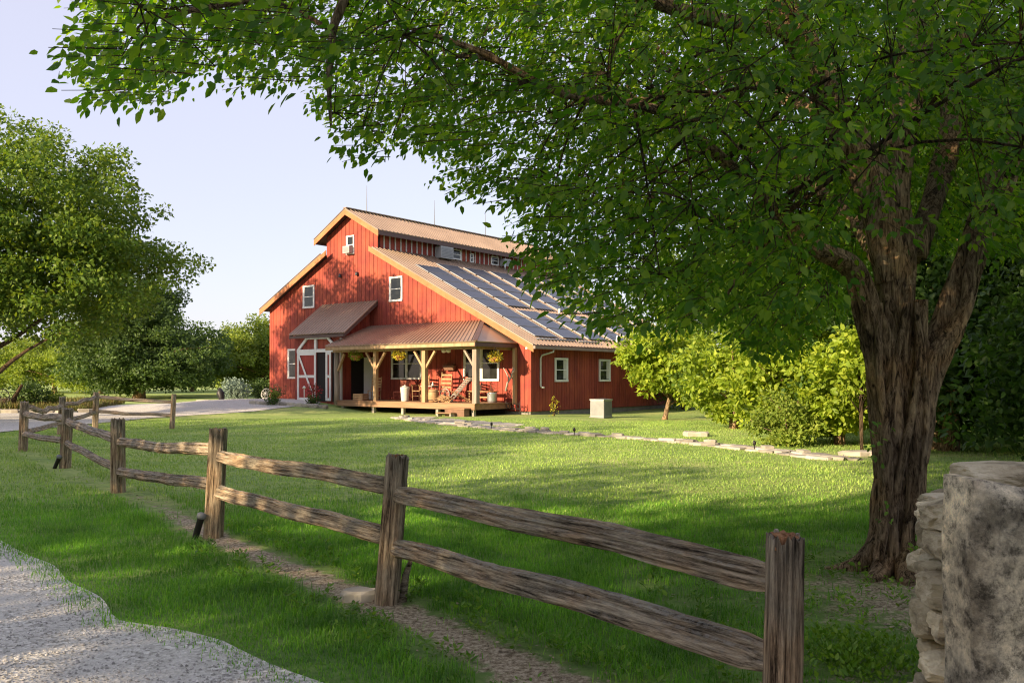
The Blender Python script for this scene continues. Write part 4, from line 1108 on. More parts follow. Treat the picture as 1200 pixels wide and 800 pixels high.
shrub('plant', 'tall green ground plant on the stone border before the barn doors', 'plant', bz(-11.4, -4.7), .36, 'leaf_under', 420, .08, seed=6, tall=.55)
shrub('shrub', 'dry yellowish young shrub against the side wall', 'shrub', (1.75, 35.4, hg(1.75, 35.4)), .22, 'leaf_flower', 120, .07, seed=7, tall=2.2)
p = bz(-17.3, -1.0); wheel(p, .30, RZ + .3, 'pale curved wheel leaning by the left corner of the barn', 'curtain', .3)
p = bz(-10.15, -3.9); r = empty('path_light', p); tag(r, 'thin white path light stake left of the porch', 'garden light')
MB().tube([(0, 0, 0), (0, 0, .85)], .018, 6).build('stake', M['white'], r); MB().lathe((0, 0, .85), [(.05, 0), (.09, .03), (.02, .12)], 10).build('lamp_head', M['white'], r, True)

# left garden ------------------------------------------------------
shrub('shrub', 'dark green bushy shrub in the weedy bed at the left edge', 'shrub', (-24.3, 43.0, 0), .85, 'leaf_dark', 1500, .15, seed=8, tall=.9)
shrub('shrub', 'feathery pale green shrub in the weedy bed right of the dark one', 'shrub', (-23.8, 44.2, 0), .55, 'leaf_light', 900, .12, seed=9, tall=.9)
shrub('silver_shrub', 'silvery blue-green shrub at the drive edge left of the barn', 'shrub', (-16.9, 52.0, .2), .85, 'leaf_silver', 1600, .14, seed=10, tall=.85)
shrub('shrub', 'dark low shrub beside the silvery shrub at the barn corner', 'shrub', (-15.6, 53.2, .2), .8, 'leaf_dark', 1200, .15, seed=12, tall=.9)
dl_ = MB(); dl_.tube([(0, 0, -.1), (.15, 0, .4), (.42, .1, .95)], [.14, .11, .07], 8, wob=.2); dl_.tube([(-.9, 0, .12), (-.2, 0, .2), (.1, 0, .15)], [.09, .13, .1], 8, wob=.2)
o = dl_.build('driftwood_log', M['bark_dark'], None, True); o.location = (-23.9, 40.8, .3); tag(o, 'dark leaning driftwood log in the weedy bed at the left edge', 'log')
wheel((-24.2, 40.3, .25), .42, .3, 'dark iron wheel half hidden at the left edge of the photo', 'black_iron')
rng = np.random.default_rng(21); n = 26000
x = rng.uniform(-29, -19.8, n); y = 39.2 + rng.random(n) * 12; ok = (y > 38.6 + np.clip((x + 19.5) * .1 + 1, 0, 3)) & (x < -19.6 - (y - 39) * .28 - .2); x, y = x[ok], y[ok]; n = len(x)
V, Fa = leaves(np.stack([x, y, hgt(x, y)], 1), np.stack([rng.normal(size=n) * .3, rng.normal(size=n) * .3, np.ones(n)], 1), rng.normal(size=(n, 3)), .25 + .45 * rng.random(n) * vnoise(x, y, 1.5), DIAM * np.array([1, .18, 1]), DMF)
tag(arr_mesh('tall_weeds', V, Fa, M['reed']), 'tall rusty and green weeds filling the garden bed at the left', 'weeds', kind='stuff')
st = MB(); st.tube([(0, 0, -.05), (.02, 0, .35), (-.05, 0, .62), (-.1, .02, .9)], [.14, .17, .2, .07], 9, wob=.35); st.tube([(.05, 0, .5), (.16, 0, .68)], [.09, .05], 6)
o = st.build('tree_stump', M['black_iron'], None, True); o.location = (-16.9, 49.6, hg(-16.9, 49.6)); tag(o, 'charred black upright stump at the drive edge left of the silvery shrub', 'stump')
lg = MB(); rock(lg, (0, 0, .12), .42, .2, .16, 0, 3); o = lg.build('stone_block', M['flag']); o.location = (-18.3, 50.6, hg(-18.3, 50.6)); tag(o, 'low squarish stone block at the far edge of the drive', 'rock')

# ------------------------------------------------------------ split rail fence
fence = empty('split_rail_fence', (0, 0, 0)); tag(fence, 'weathered two-rail split rail fence zigzagging along the lawn', 'fence')
def fpost(p, h, w, lean=(0, 0), rot=0, seed=0, rot_top=False, dpt=None):
    """post built upright along its local X so the grain runs with it"""
    rr = random.Random(seed); mb = MB(); n = 32; m = 30; vs = []; fs = []; dpt = dpt or w
    ang = [rr.uniform(.92, 1.08) for _ in range(n)]; ckp = [rr.randrange(n) for _ in range(4)]
    for i in range(m):
        t = i / (m - 1)
        for k in range(n):
            a = 2 * PI * k / n; q = (abs(math.cos(a)) ** 6 + abs(math.sin(a)) ** 6) ** (-1 / 6)
            s = q * (ang[k] - (.16 if k in ckp and math.sin(t * 4 + k) > -.4 else 0)) * (1 + .035 * mnoise.noise(Vector((k * .9, t * 5, seed)))) * (1 - .10 * t)
            z = t * (h + .25) - .25
            if i == m - 1: z += rr.uniform(-.03, .015)
            vs.append((z, math.cos(a) * s * w / 2 + .012 * mnoise.noise(Vector((t * 2, seed, 0))), math.sin(a) * s * dpt / 2))
    for i in range(m - 1): fs += [(i * n + k, i * n + (k + 1) % n, (i + 1) * n + (k + 1) % n, (i + 1) * n + k) for k in range(n)]
    c = len(vs); vs.append((h + rr.uniform(-.03, .0), 0, 0)); fs += [((m - 1) * n + k, (m - 1) * n + (k + 1) % n, c) for k in range(n)]
    mb.add(vs, fs)
    o = mb.build('post', M['fence'], fence)
    me = o.data
    up = Vector((lean[0], lean[1], 1)).normalized(); yv = Vector((-math.sin(rot), math.cos(rot), 0)); yv = (yv - up * yv.dot(up)).normalized(); zv = up.cross(yv)
    o.matrix_local = Matrix(((up.x, yv.x, zv.x, p[0]), (up.y, yv.y, zv.y, p[1]), (up.z, yv.z, zv.z, p[2]), (0, 0, 0, 1)))
    # rail sockets (dark slots) as sub-parts
    return o
def rail(a, b, w, h, seed, sag=.02, wob=.010):
    a, b = Vector(a), Vector(b); L = (b - a).length; rr = random.Random(seed); n = 26; m = 60; vs = []; fs = []
    # split wedge cross-section
    sec = []
    for k in range(n):
        t = 2 * PI * k / n; q = (abs(math.cos(t)) ** 3 + abs(math.sin(t)) ** 3) ** (-1 / 3)
        sec.append((math.cos(t) * q * (1 - .34 * math.sin(t)), math.sin(t) * q, rr.uniform(.84, 1.12)))
    crk = {rr.randrange(n): (rr.uniform(.12, .24), rr.uniform(0, 6)) for _ in range(4)}
    for i in range(m):
        t = i / (m - 1); e = min(1, min(t, 1 - t) * 9 + .55)
        cy = wob * 1.6 * mnoise.noise(Vector((t * 3.2, seed * 3.3, 1))); cz = wob * 2.2 * mnoise.noise(Vector((t * 3.5, seed * 1.7, 5))) - sag * math.sin(PI * t)
        tw = .25 * mnoise.noise(Vector((t * 2, seed, 9)))
        for k, (y, z, r_) in enumerate(sec):
            g_ = r_ * (1 + .10 * mnoise.noise(Vector((t * 9, k * .8, seed))) + .07 * mnoise.noise(Vector((t * 26, k * .5, seed + 4))))
            if k in crk: g_ -= crk[k][0] * max(0, math.sin(t * 5 + crk[k][1])) ** .5
            yy, zz = y * w / 2 * g_ * e, z * h / 2 * g_ * e
            vs.append((t * L, cy + yy * math.cos(tw) - zz * math.sin(tw), cz + yy * math.sin(tw) + zz * math.cos(tw)))
    for i in range(m - 1): fs += [(i * n + k, i * n + (k + 1) % n, (i + 1) * n + (k + 1) % n, (i + 1) * n + k) for k in range(n)]
    fs += [tuple(reversed(range(n))), tuple(range((m - 1) * n, m * n))]
    o = MB().add(vs, fs).build('rail', M['fence'], fence)
    x = (b - a).normalized(); y = Vector((0, 0, 1)).cross(x).normalized(); z = x.cross(y)
    o.matrix_local = Matrix(((x.x, y.x, z.x, a.x), (x.y, y.y, z.y, a.y), (x.z, y.z, z.z, a.z), (0, 0, 0, 1)))
    return o
FP = {}
def gp(px, pyb): d = CAMZ * F / (pyb - HOR); return Vector(((px - 600) * d / F, d, 0))
FP['I'] = Vector((0.945, 3.02, 0)); FP['H'] = gp(453, 706); FP['G'] = gp(250, 629); FP['E'] = gp(138, 579); FP['C'] = gp(76, 549); FP['A'] = gp(27, 529); FP['B'] = Vector((-12.5, 23.6, 0)); FP['D'] = Vector((-12.9, 26.4, 0.04)); FP['F'] = Vector((-10.6, 26.6, 0))
HH = {'I': 1.04, 'H': 1.045, 'G': 1.085, 'E': 1.04, 'C': 1.06, 'A': 1.08, 'B': 1.06, 'D': 1.10, 'F': 1.08}
WW = {'I': .165, 'H': .165, 'G': .17, 'E': .18, 'C': .17, 'A': .17, 'B': .17, 'D': .17, 'F': .14}
LN = {'I': (.02, 0), 'H': (.075, 0), 'G': (.05, 0), 'E': (0, 0), 'C': (.05, 0), 'A': (.03, 0), 'B': (.06, 0), 'D': (.04, 0), 'F': (.06, 0)}
FP2 = {}
for i, k in enumerate(FP):
    po = fpost(FP[k], HH[k], WW[k], LN[k], RZ * .6 + .25 + .1 * i, i + 1, dpt=(.13 if k == 'I' else None))
    if k in 'IHG':
        # crumbling rot on the cut top
        rm = MB(); rr = random.Random(i)
        for q in range(60 if k == 'I' else 14):
            yy, zz = rr.uniform(-.33, .33) * WW[k], rr.uniform(-.27, .27) * WW[k]
            hh = rr.uniform(-.004, .012)
            rm.tube([(HH[k] - .04, yy, zz), (HH[k] + hh - .006, yy, zz), (HH[k] + hh, yy + rr.uniform(-.01, .01), zz)], [.016, rr.uniform(.008, .016), .004], 6, wob=.4)
        rm.build('rotten_top', M['rot'], po)
def on_post(k, h): return FP[k] + Vector((LN[k][0] * h, LN[k][1] * h, h))
def fr(k0, h0, k1, h1, w, h, seed, off=(0, 0), ext=.0, **kw):
    a, b = on_post(k0, h0), on_post(k1, h1); d = (b - a).normalized()
    n_ = Vector((-d.y, d.x, 0)).normalized()
    rail(a + n_ * off[0] - d * ext, b + n_ * off[1] + d * ext, w, h, seed, **kw)
def hz(k, py): # height on post k of photo row py
    return CAMZ + (HOR - py) * FP[k].y / F
fr('H', hz('H', 578), 'I', hz('I', 676), .085, .115, 1, sag=-.01, ext=.03)
fr('H', hz('H', 642), 'I', hz('I', 775), .10, .125, 2, sag=-.02, ext=.03)
fr('G', hz('G', 534), 'H', hz('H', 569), .09, .12, 3, ext=.04, sag=.0)
fr('G', hz('G', 574), 'H', hz('H', 630), .09, .125, 4, ext=.04, sag=.0)
fr('E', hz('E', 518), 'G', hz('G', 526), .09, .12, 5, ext=.04)
fr('E', hz('E', 551), 'G', hz('G', 566), .09, .12, 6, ext=.04)
fr('C', hz('C', 492), 'E', hz('E', 514), .10, .12, 7, ext=.04)
fr('C', hz('C', 518), 'E', hz('E', 547), .09, .11, 8, ext=.04)
fr('A', hz('A', 485), 'C', hz('C', 490), .10, .13, 9, ext=.05)
fr('A', hz('A', 508), 'C', hz('C', 516), .10, .11, 10, ext=.05)
fr('A', hz('A', 480), 'B', hz('B', 475), .09, .12, 11, ext=.05, wob=.04)
fr('A', hz('A', 506), 'B', hz('B', 495), .09, .11, 12, ext=.05)
fr('B', hz('B', 474), 'D', hz('D', 467), .09, .12, 13, ext=.05, wob=.04)
fr('B', hz('B', 494), 'D', hz('D', 484), .09, .11, 14, ext=.05)
fr('D', hz('D', 466), 'F', hz('F', 471), .09, .10, 15, ext=.05)
fr('D', hz('D', 483), 'F', hz('F', 486), .09, .10, 16, ext=.05)
# short leaning broken stake beside post H, and a knob on post I
MB().tube([FP['H'] + Vector((.10, .05, -.05)), FP['H'] + Vector((.13, .04, .18)), FP['H'] + Vector((.17, .02, .30))], [.035, .03, .016], 7, wob=.2).build('broken_stake', M['fence'], fence, True)
def spotlight(k, label, dx, dy, tilt):
    p = FP[k]; r = empty('spotlight', (p.x + dx, p.y + dy, .0)); r.rotation_euler = (0, tilt, 0); tag(r, label, 'garden light', 'black spotlights leaning on fence posts')
    MB().lathe((0, 0, 0), [(.028, .0), (.032, .03), (.034, .20), (.038, .21)], 12).build('body', M['black_iron'], r, True)
    MB().lathe((0, 0, .211), [(.040, .0), (.046, .01), (.046, .045), (.03, .055)], 12).build('lamp_head', M['acgrey'], r, True)
spotlight('G', 'black cylindrical spotlight leaning on the post at the dry grass patch', -.15, -.09, .28)
spotlight('C', 'black spotlight at the foot of the corner post farther along', -.14, -.09, .4)

# ------------------------------------------------------------ stone wall
wall = empty('stone_wall', (1.4, 2.6, 0)); tag(wall, 'dry-stacked limestone wall with a tall lichen-covered end slab', 'wall')
def wl(x, y, z): return (x - 1.4, y - 2.6, z)
# end slab: thick upright block with a wavy, rounded outline
def slab():
    nx_, nz_ = 30, 46; x0, x1, y0, y1, h = 1.245, 1.98, 2.27, 2.49, 1.32
    vs = []; fs = []
    def topz(x): return 1.305 + .018 * math.sin((x - 1.24) * 14 + 1.3) - .03 * max(0, (x - 1.3)) + .012 * mnoise.noise(Vector((x * 14, 0, 0)))
    def P(u, v, front):
        x = x0 + (x1 - x0) * u; z = -.1 + (topz(x) + .1) * v
        # rounding at edges
        ex = min(u, 1 - u) * (x1 - x0); ez = (1 - v) * 1.4
        r = .03; k = 0
        for e in (ex, ez):
            if e < r: k = max(k, 1 - math.sqrt(max(0, 1 - (1 - e / r) ** 2)))
        bumpy = .010 * mnoise.noise(Vector((x * 7, z * 7, 3 if front else 9))) + .004 * mnoise.noise(Vector((x * 30, z * 30, 3)))
        xx = x + (.014 * mnoise.noise(Vector((z * 5, 1.3, 0))) + .006 * mnoise.noise(Vector((z * 19, 1.3, 0)))) * (1 if u == 0 else 0)
        y = (y0 + k * r + bumpy) if front else (y1 - k * r + bumpy)
        return wl(xx, y + (x - x0) * .10, z)
    for front in (True, False):
        for j in range(nz_ + 1):
            for i in range(nx_ + 1): vs.append(P(i / nx_, j / nz_, front))
    W = nx_ + 1; B = W * (nz_ + 1)
    for j in range(nz_):
        for i in range(nx_):
            a = j * W + i; fs.append((a, a + 1, a + W + 1, a + W)); fs.append((B + a + W, B + a + W + 1, B + a + 1, B + a))
    for j in range(nz_):
        a = j * W; fs.append((a + W, B + a + W, B + a, a)); a = j * W + nx_; fs.append((a, B + a, B + a + W, a + W))
    for i in range(nx_):
        a = nz_ * W + i; fs.append((a, a + 1, B + a + 1, B + a))
    o = MB().add(vs, fs).build('end_slab', M['slab'], wall, True)
slab()
sw = MB(); rr = random.Random(12)
def roughstone(mb, c, s, rot, seed):
    """squared rough stone: subdivided box with noise"""
    n = 10; vs = []; fs = []; idx = {}; pr_ = random.Random(int(seed * 100)); planes = [(Vector((pr_.uniform(-1, 1), pr_.uniform(-1, 1), pr_.uniform(-.8, .8))).normalized(), pr_.uniform(.82, 1.12)) for _ in range(9)]
    def vert(i, j, k):
        key = (i, j, k)
        if key not in idx:
            p = Vector((2 * i / n - 1, 2 * j / n - 1, 2 * k / n - 1))
            q = p.copy(); L = (abs(p.x) ** 10 + abs(p.y) ** 10 + abs(p.z) ** 10) ** (1 / 10); q = p / max(L, 1e-6) if L > 0 else p
            for nn, dd in planes:
                e = q.dot(nn) - dd
                if e > 0: q -= nn * e
            q *= 1 + .05 * mnoise.noise(Vector((p.x * 1.5 + seed, p.y * 1.5, p.z * 1.5))) + .035 * mnoise.noise(Vector((p.x * 6 + seed, p.y * 6, p.z * 4)))
            x, y = q.x * s[0], q.y * s[1]
            idx[key] = len(vs); vs.append((c[0] + x * math.cos(rot) - y * math.sin(rot), c[1] + x * math.sin(rot) + y * math.cos(rot), c[2] + q.z * s[2]))
        return idx[key]
    for a in range(n):
        for b in range(n):
            for k, fl in ((0, 1), (n, 0)):
                for f in ([(a, b, k), (a + 1, b, k), (a + 1, b + 1, k), (a, b + 1, k)], [(a, k, b), (a, k, b + 1), (a + 1, k, b + 1), (a + 1, k, b)], [(k, a, b), (k, a + 1, b), (k, a + 1, b + 1), (k, a, b + 1)]):
                    ids = [vert(*q) for q in f]
                    fs.append(tuple(reversed(ids)) if fl else tuple(ids))
    mb.add(vs, fs)
# courses of the wall end behind the slab, then the wall running back to the right
z = -.05; c = 0
while z < 1.16:
    h = rr.uniform(.06, .16)
    y = 2.56
    while y < 3.05:
        L = rr.uniform(.10, .2); off = rr.uniform(-.035, .03) - .05 * max(0, .5 - z)
        roughstone(sw, wl(1.455 + off + (y - 2.56) * .50, y + L / 2, z + h / 2), (rr.uniform(.165, .20), L / 2 * .97, h / 2 * .95), rr.uniform(-.10, .10) - .1, c * 3.7); c += 1
        y += L
    z += h
z = -.05
while z < 1.18:
    h = rr.uniform(.06, .12); t = 0
    while t < 3.6:
        L = rr.uniform(.18, .4)
        x = 1.72 + (t + L / 2) * .62; y = 3.0 + (t + L / 2) * .45
        if z + h < 1.24 - .05 * t + rr.uniform(-.03, .06):
            roughstone(sw, wl(x, y, z + h / 2), (L / 2 * .95, .2, h / 2 * .97), .63 + rr.uniform(-.08, .08), c * 2.3); c += 1
        t += L
    z += h
roughstone(sw, wl(1.48, 2.66, 1.17), (.19, .17, .055), .1, 3)
roughstone(sw, wl(1.80, 3.08, 1.21), (.22, .16, .055), .5, 8); roughstone(sw, wl(1.72, 3.0, 1.255), (.15, .12, .045), .2, 15)
# rubble at the foot
for i in range(14):
    roughstone(sw, wl(1.25 + rr.uniform(-.08, .10), 2.5 + rr.random() * .35, rr.uniform(.02, .30)), (rr.uniform(.05, .12), rr.uniform(.06, .12), rr.uniform(.03, .06)), rr.uniform(0, 3), i * 5.1)
sw.build('stacked_stones', M['stone'], wall)

# ------------------------------------------------------------ the big tree by the wall
big = empty('box_elder_tree', (3.2, 7.0, 0)); tag(big, 'large gnarled multi-stem tree overhanging the lawn by the stone wall', 'tree')
TB = Vector((3.2, 7.0, 0))
def tp(px, py, d): return at(px, d, py=py) - TB
def stem(mb, pts, rad, n=40, m=70, seed=0, flute=.16, rows=None):
    """fluted, knobbly trunk along a smooth curve"""
    pts = [Vector(p) for p in pts]; K = len(pts)
    def cat(t):
        f = t * (K - 1); i = min(int(f), K - 2); u = f - i
        p0, p1, p2, p3 = pts[max(i - 1, 0)], pts[i], pts[i + 1], pts[min(i + 2, K - 1)]
        p = .5 * ((2 * p1) + (p2 - p0) * u + (2 * p0 - 5 * p1 + 4 * p2 - p3) * u * u + (3 * p1 - p0 - 3 * p2 + p3) * u ** 3)
        r = rad[i] * (1 - u) + rad[i + 1] * u
        return p, r
    C = [cat(i / (m - 1)) for i in range(m)]; vs = []; fs = []; prev = None
    for i, (p, r) in enumerate(C):
        d = (C[min(i + 1, m - 1)][0] - C[max(i - 1, 0)][0]).normalized()
        a = d.cross(Vector((0, 1, 0))).normalized() if prev is None else (prev - d * prev.dot(d)).normalized()
        prev = a; b = d.cross(a); s = p.z
        for k in range(n):
            th = 2 * PI * k / n
            tw = th + .45 * math.sin(s * 1.1 + seed) + s * .25
            f = 1 + flute * (.55 * math.sin(3 * tw + seed) + .5 * math.sin(5 * tw + 1.7 * seed + .5 * math.sin(s * 2.2)) + .35 * math.sin(9 * tw + .9 * math.sin(s * 3.1)))
            f -= .075 * (1 - min(1, 4 * abs(mnoise.noise(Vector((math.cos(tw) * 4.5 + seed, math.sin(tw) * 4.5, s * 1.1))))))
            f += .14 * mnoise.noise(Vector((math.cos(th) * 2.2 + seed, math.sin(th) * 2.2, s * 2.4))) + .09 * mnoise.noise(Vector((math.cos(th) * 7 + seed, math.sin(th) * 7, s * 3.0)))
            vs.append(p + (a * math.cos(th) + b * math.sin(th)) * r * f)
    for i in range(m - 1): fs += [(i * n + k, i * n + (k + 1) % n, (i + 1) * n + (k + 1) % n, (i + 1) * n + k) for k in range(n)]
    fs += [tuple(reversed(range(n))), tuple(range((m - 1) * n, m * n))]
    mb.add(vs, fs)
trunk = MB(); limbs = []
def S(pts, rad, **kw):
    stem(trunk, pts, rad, **kw); limbs.append(([Vector(p) for p in pts], rad))
b0 = Vector((-.03, 0, -.15))
S([b0, Vector((-.03, 0, .1)), tp(1056, 610, 7), tp(1058, 520, 7), tp(1058, 450, 7), tp(1062, 400, 7.02)], [.33, .245, .195, .185, .205, .185], n=150, m=200, seed=1, flute=.15)
S([tp(1045, 560, 6.95), tp(1038, 450, 6.9), tp(1022, 380, 6.9), tp(1002, 318, 6.85), tp(958, 292, 6.6), tp(915, 255, 6.3), tp(850, 190, 5.9), tp(770, 130, 5.6), tp(660, 110, 5.4), tp(560, 60, 5.2), tp(470, 30, 5.0)], [.12, .125, .115, .085, .06, .045, .04, .032, .025, .018, .01], n=40, m=150, seed=2)
S([tp(1052, 500, 7.0), tp(1050, 400, 7.0), tp(1050, 300, 7.05), tp(1047, 210, 7.1), tp(1068, 80, 7.3), tp(1085, -80, 7.6), tp(1070, -260, 8), tp(1060, -420, 8.3)], [.15, .155, .15, .13, .125, .11, .08, .03], n=60, m=150, seed=3)
S([tp(1047, 330, 7.02), tp(1025, 230, 7.05), tp(985, 140, 7.1), tp(935, 40, 7.0), tp(880, -60, 6.8), tp(780, -150, 6.4), tp(640, -190, 6.0), tp(480, -190, 5.6)], [.15, .15, .13, .12, .10, .075, .05, .02], n=24, m=110, seed=4)
S([tp(1066, 540, 7.0), tp(1084, 440, 7.0), tp(1110, 380, 7.0), tp(1135, 310, 7.0), tp(1160, 240, 7.05), tp(1200, 150, 7.2), tp(1270, 20, 7.6), tp(1330, -150, 8.2)], [.13, .135, .125, .115, .11, .10, .08, .04], n=50, m=150, seed=5)
S([tp(1080, 470, 6.84), tp(1092, 420, 6.80), tp(1128, 370, 6.85), tp(1140, 300, 6.88), tp(1165, 215, 6.95)], [.05, .055, .05, .045, .03], n=14, m=60, seed=6)
S([tp(1078, 420, 6.86), tp(1079, 385, 6.84), tp(1080, 352, 6.86)], [.06, .055, .05], n=14, m=24, seed=7)
S([tp(1070, 300, 7.1), tp(1110, 180, 7.6), tp(1120, 60, 8.3), tp(1150, -100, 9), tp(1150, -250, 9.5)], [.10, .09, .08, .06, .02], n=14, m=60, seed=8)
# limbs towards the left over the camera's view
S([tp(935, 40, 7.0), tp(820, 20, 6.2), tp(700, -20, 5.6), tp(560, -30, 5.1), tp(430, -10, 4.7), tp(300, 0, 4.4), tp(190, 20, 4.2)], [.07, .05, .04, .032, .026, .018, .01], n=14, m=80, seed=9)
S([tp(560, -30, 5.1), tp(440, -40, 4.9), tp(395, 20, 4.8), tp(386, 90, 4.75), tp(388, 150, 4.7)], [.03, .03, .025, .018, .006], n=10, m=50, seed=10)
S([tp(985, 140, 7.1), tp(930, 120, 7.8), tp(860, 95, 8.6), tp(770, 110, 9.4), tp(700, 140, 10)], [.07, .06, .05, .035, .015], n=12, m=60, seed=11)
S([tp(958, 292, 6.6), tp(905, 279, 6.9), tp(868, 320, 7.1), tp(850, 350, 7.2)], [.035, .03, .022, .008], n=10, m=40, seed=12)
S([tp(1050, 330, 7.1), tp(1000, 260, 8.2), tp(930, 200, 9.4), tp(850, 160, 10.6)], [.09, .07, .05, .02], n=12, m=50, seed=13)
# root flare
for a, L in ((-2.5, .62), (-1.9, .5), (-1.2, .55), (-.4, .6), (2.9, .7), (.8, .5), (1.9, .5)):
    d = Vector((math.cos(a), math.sin(a), 0)); stem(trunk, [d * .10 + Vector((0, 0, .36)), d * .24 + Vector((0, 0, .13)), d * .38 + Vector((0, 0, .02)), d * L + Vector((0, 0, -.06))], [.09, .09, .07, .03], n=14, m=18, seed=a)
# ropey old vines up the front
for k, (p0, ph) in enumerate(((1034, .2), (1048, 2.2), (1062, 4.0), (1074, 5.2))):
    pts = []
    for j in range(9):
        t = j / 8; py = 655 - t * 300; w = 13 * math.sin(t * 5 + ph)
        pts.append(tp(p0 + w * .8 + (t - .5) * 14, py, 6.79 + .02 * math.sin(t * 7)))
    stem(trunk, pts, [.045, .042, .04, .036, .034, .03, .028, .025, .02], n=10, m=60, seed=20 + k, flute=.1)
trunk.build('trunk', M['bark'], big, True)

# lower outline of the overhanging crown, as photo columns/rows, turned into heights in the world
OUT = np.array([(-60, -60), (95, -20), (102, 90), (110, 128), (150, 140), (200, 128), (232, 90), (262, 92), (285, 118), (330, 102), (362, 105), (380, 150), (405, 190), (440, 205), (475, 190), (500, 185), (520, 205), (545, 238), (590, 250), (612, 285), (640, 350), (680, 385), (705, 402), (740, 405), (780, 392), (815, 402), (850, 395), (880, 425), (905, 430), (935, 435), (960, 400), (1000, 375), (1060, 285), (1130, 320), (1200, 300), (1300, 330)], float)
def proj(P):
    return 600 + F * P[:, 0] / P[:, 1], HOR - F * (P[:, 2] - CAMZ) / P[:, 1]
def crown_main():
    rng = np.random.default_rng(77)
    # sample spray anchors through a wide crown dome
    N = 84000
    a = rng.random(N) * 2 * PI; r = np.sqrt(rng.random(N)) * 6.9
    x = 2.6 + r * np.cos(a) * 1.0; y = 7.6 + r * np.sin(a) * .95; z = 1.8 + rng.random(N) * 8.2
    dome = 9.8 * np.sqrt(np.clip(1 - (r / 7.3) ** 2, 0, 1)) + .8
    P = np.stack([x, y, z], 1); ok = (z < dome) & (y > 3.0)
    P = P[ok]; px, py = proj(P)
    lim = np.interp(px, OUT[:, 0], OUT[:, 1])
    hi = np.hypot(P[:, 0] - 2.6, P[:, 1] - 7.6)
    ok = (py < lim - 18 + rng.normal(size=len(P)) * 7)
    # keep the trunk clear, holes for the sky
    ok &= ~((px > 1000) & (px < 1150) & (py > 150) & (P[:, 1] < 7.0) & (rng.random(len(P)) < .85))
    ok &= ~((px > 380) & (P[:, 1] < 3.9))
    hole = np.sin(P[:, 0] * 1.9 + 1.0) * np.sin(P[:, 1] * 1.7 + .3) * np.sin(P[:, 2] * 2.1 + .7)
    ok &= (hole < .32) | (rng.random(len(P)) < np.where(px > 600, .6, .25))
    # interior thinner than the rim
    inn = (hi / 6.9)
    ok &= rng.random(len(P)) < (.35 + .65 * inn)
    P = P[ok]; px, py = px[ok], py[ok]
    inview = (py > -60) & (px > 0) & (px < 1250)
    wv = np.where(inview, np.where(px < 1000, 1.0, .95), .16)
    # fewer sprays at the airy left tip
    wv *= np.where(px < 360, 1.15, 1.0)
    wv *= np.clip(1.5 - .1 * P[:, 1], .45, 1.2)
    ok2 = (P[:, 0] * .674 - P[:, 1] * .755) > -7.6 - .5 * rng.random(len(P))
    pick = (rng.random(len(P)) < wv * 1.25 * np.where(px > 600, 1.25, 1.0)) & ok2
    P = P[pick]; return P, rng
P, rng = crown_main()
print('sprays', len(P))
def sprays(P, rng, root_off, per=(15, 24), spread=.32, ls=(.038, .078)):
    n = len(P); cx, cy = 2.9, 7.2
    out = unit(np.stack([P[:, 0] - cx, P[:, 1] - cy, np.full(n, -.9)], 1) + rng.normal(size=(n, 3)) * .35)   # twig axis, drooping outward
    k = rng.integers(per[0], per[1], n); idx = np.repeat(np.arange(n), k)
    order = np.concatenate([np.arange(q) / q for q in k])
    N = len(idx); ax = out[idx]
    side = unit(np.cross(ax, rng.normal(size=(N, 3)) * .5 + np.array([0, 0, 1])))
    sgn = np.where(rng.random(N) < .5, -1, 1)[:, None]
    tl = spread * (.8 + .5 * rng.random(n))[idx]
    base = P[idx] - ax * (tl * (.5 - order))[:, None] + side * sgn * (.02 + .07 * rng.random(N))[:, None] + rng.normal(size=(N, 3)) * .02
    d = ax * .7 + side * sgn * .9 + np.array([0, 0, -.55]) + rng.normal(size=(N, 3)) * .35
    nr = np.array([0, 0, 1.0]) + rng.normal(size=(N, 3)) * .55
    V, Fa = leaves(base, d, nr, ls[0] + (ls[1] - ls[0]) * rng.random(N))
    return V - root_off, Fa, out
V, Fa, out = sprays(P, rng, np.array(TB))
arr_mesh('crown', V, Fa, M['leaf_main'], big)
print('leaves', len(Fa) // 2)
# twigs and branchlets: hang sprays on the limb skeleton
def branches(P, out):
    L = []; R = []
    for pts, rad in limbs[1:]:
        for i in range(len(pts) - 1):
            for t in (0, .25, .5, .75):
                L.append(np.array(pts[i].lerp(pts[i + 1], t)) + np.array(TB)); R.append(rad[i])
    L = np.array(L); mb = MB(); rr = random.Random(3)
    ok = L[:, 2] > 2.6; L = L[ok]
    px, py = proj(P); vis = (py > -80)
    # second-order nodes
    nodes = []
    Q = P[vis]; sel = rr.sample(range(len(Q)), min(230, len(Q)))
    for i in sel:
        p = Q[i]; dq = ((L - p) ** 2).sum(1); j = int(np.argsort(dq)[rr.randrange(6)])
        a = L[j]; d = np.linalg.norm(p - a)
        if d < .25 or d > 4.5: continue
        c = curve_pts(Vector(a), Vector(p), 7, .08, rr, .10)
        r0 = min(.022, .005 + d * .006)
        mb.tube([q - TB for q in c], [r0 * (1 - .75 * k / 6) for k in range(7)], 5, False)
        nodes += [np.array(q) for q in c[2:]]
    nodes = np.array(nodes)
    O2 = out[vis]
    for i in range(len(Q)):
        p = Q[i] - O2[i] * .15
        j = np.argmin(((nodes - p) ** 2).sum(1)); a = nodes[j]; d = np.linalg.norm(p - a)
        tip = Vector(Q[i] + O2[i] * .16)
        if .02 < d < .45:
            m = Vector(a).lerp(Vector(p), .5) + Vector((0, 0, d * .08))
            mb.tube([Vector(a) - TB, m - TB, Vector(p) - TB, tip - TB], [.0045, .004, .0032, .0018], 3, False)
        else:
            mb.tube([Vector(p) - TB, tip - TB], [.0032, .0018], 3, False)
    mb.build('branches', M['bark_dark'], big)
branches(P, out)

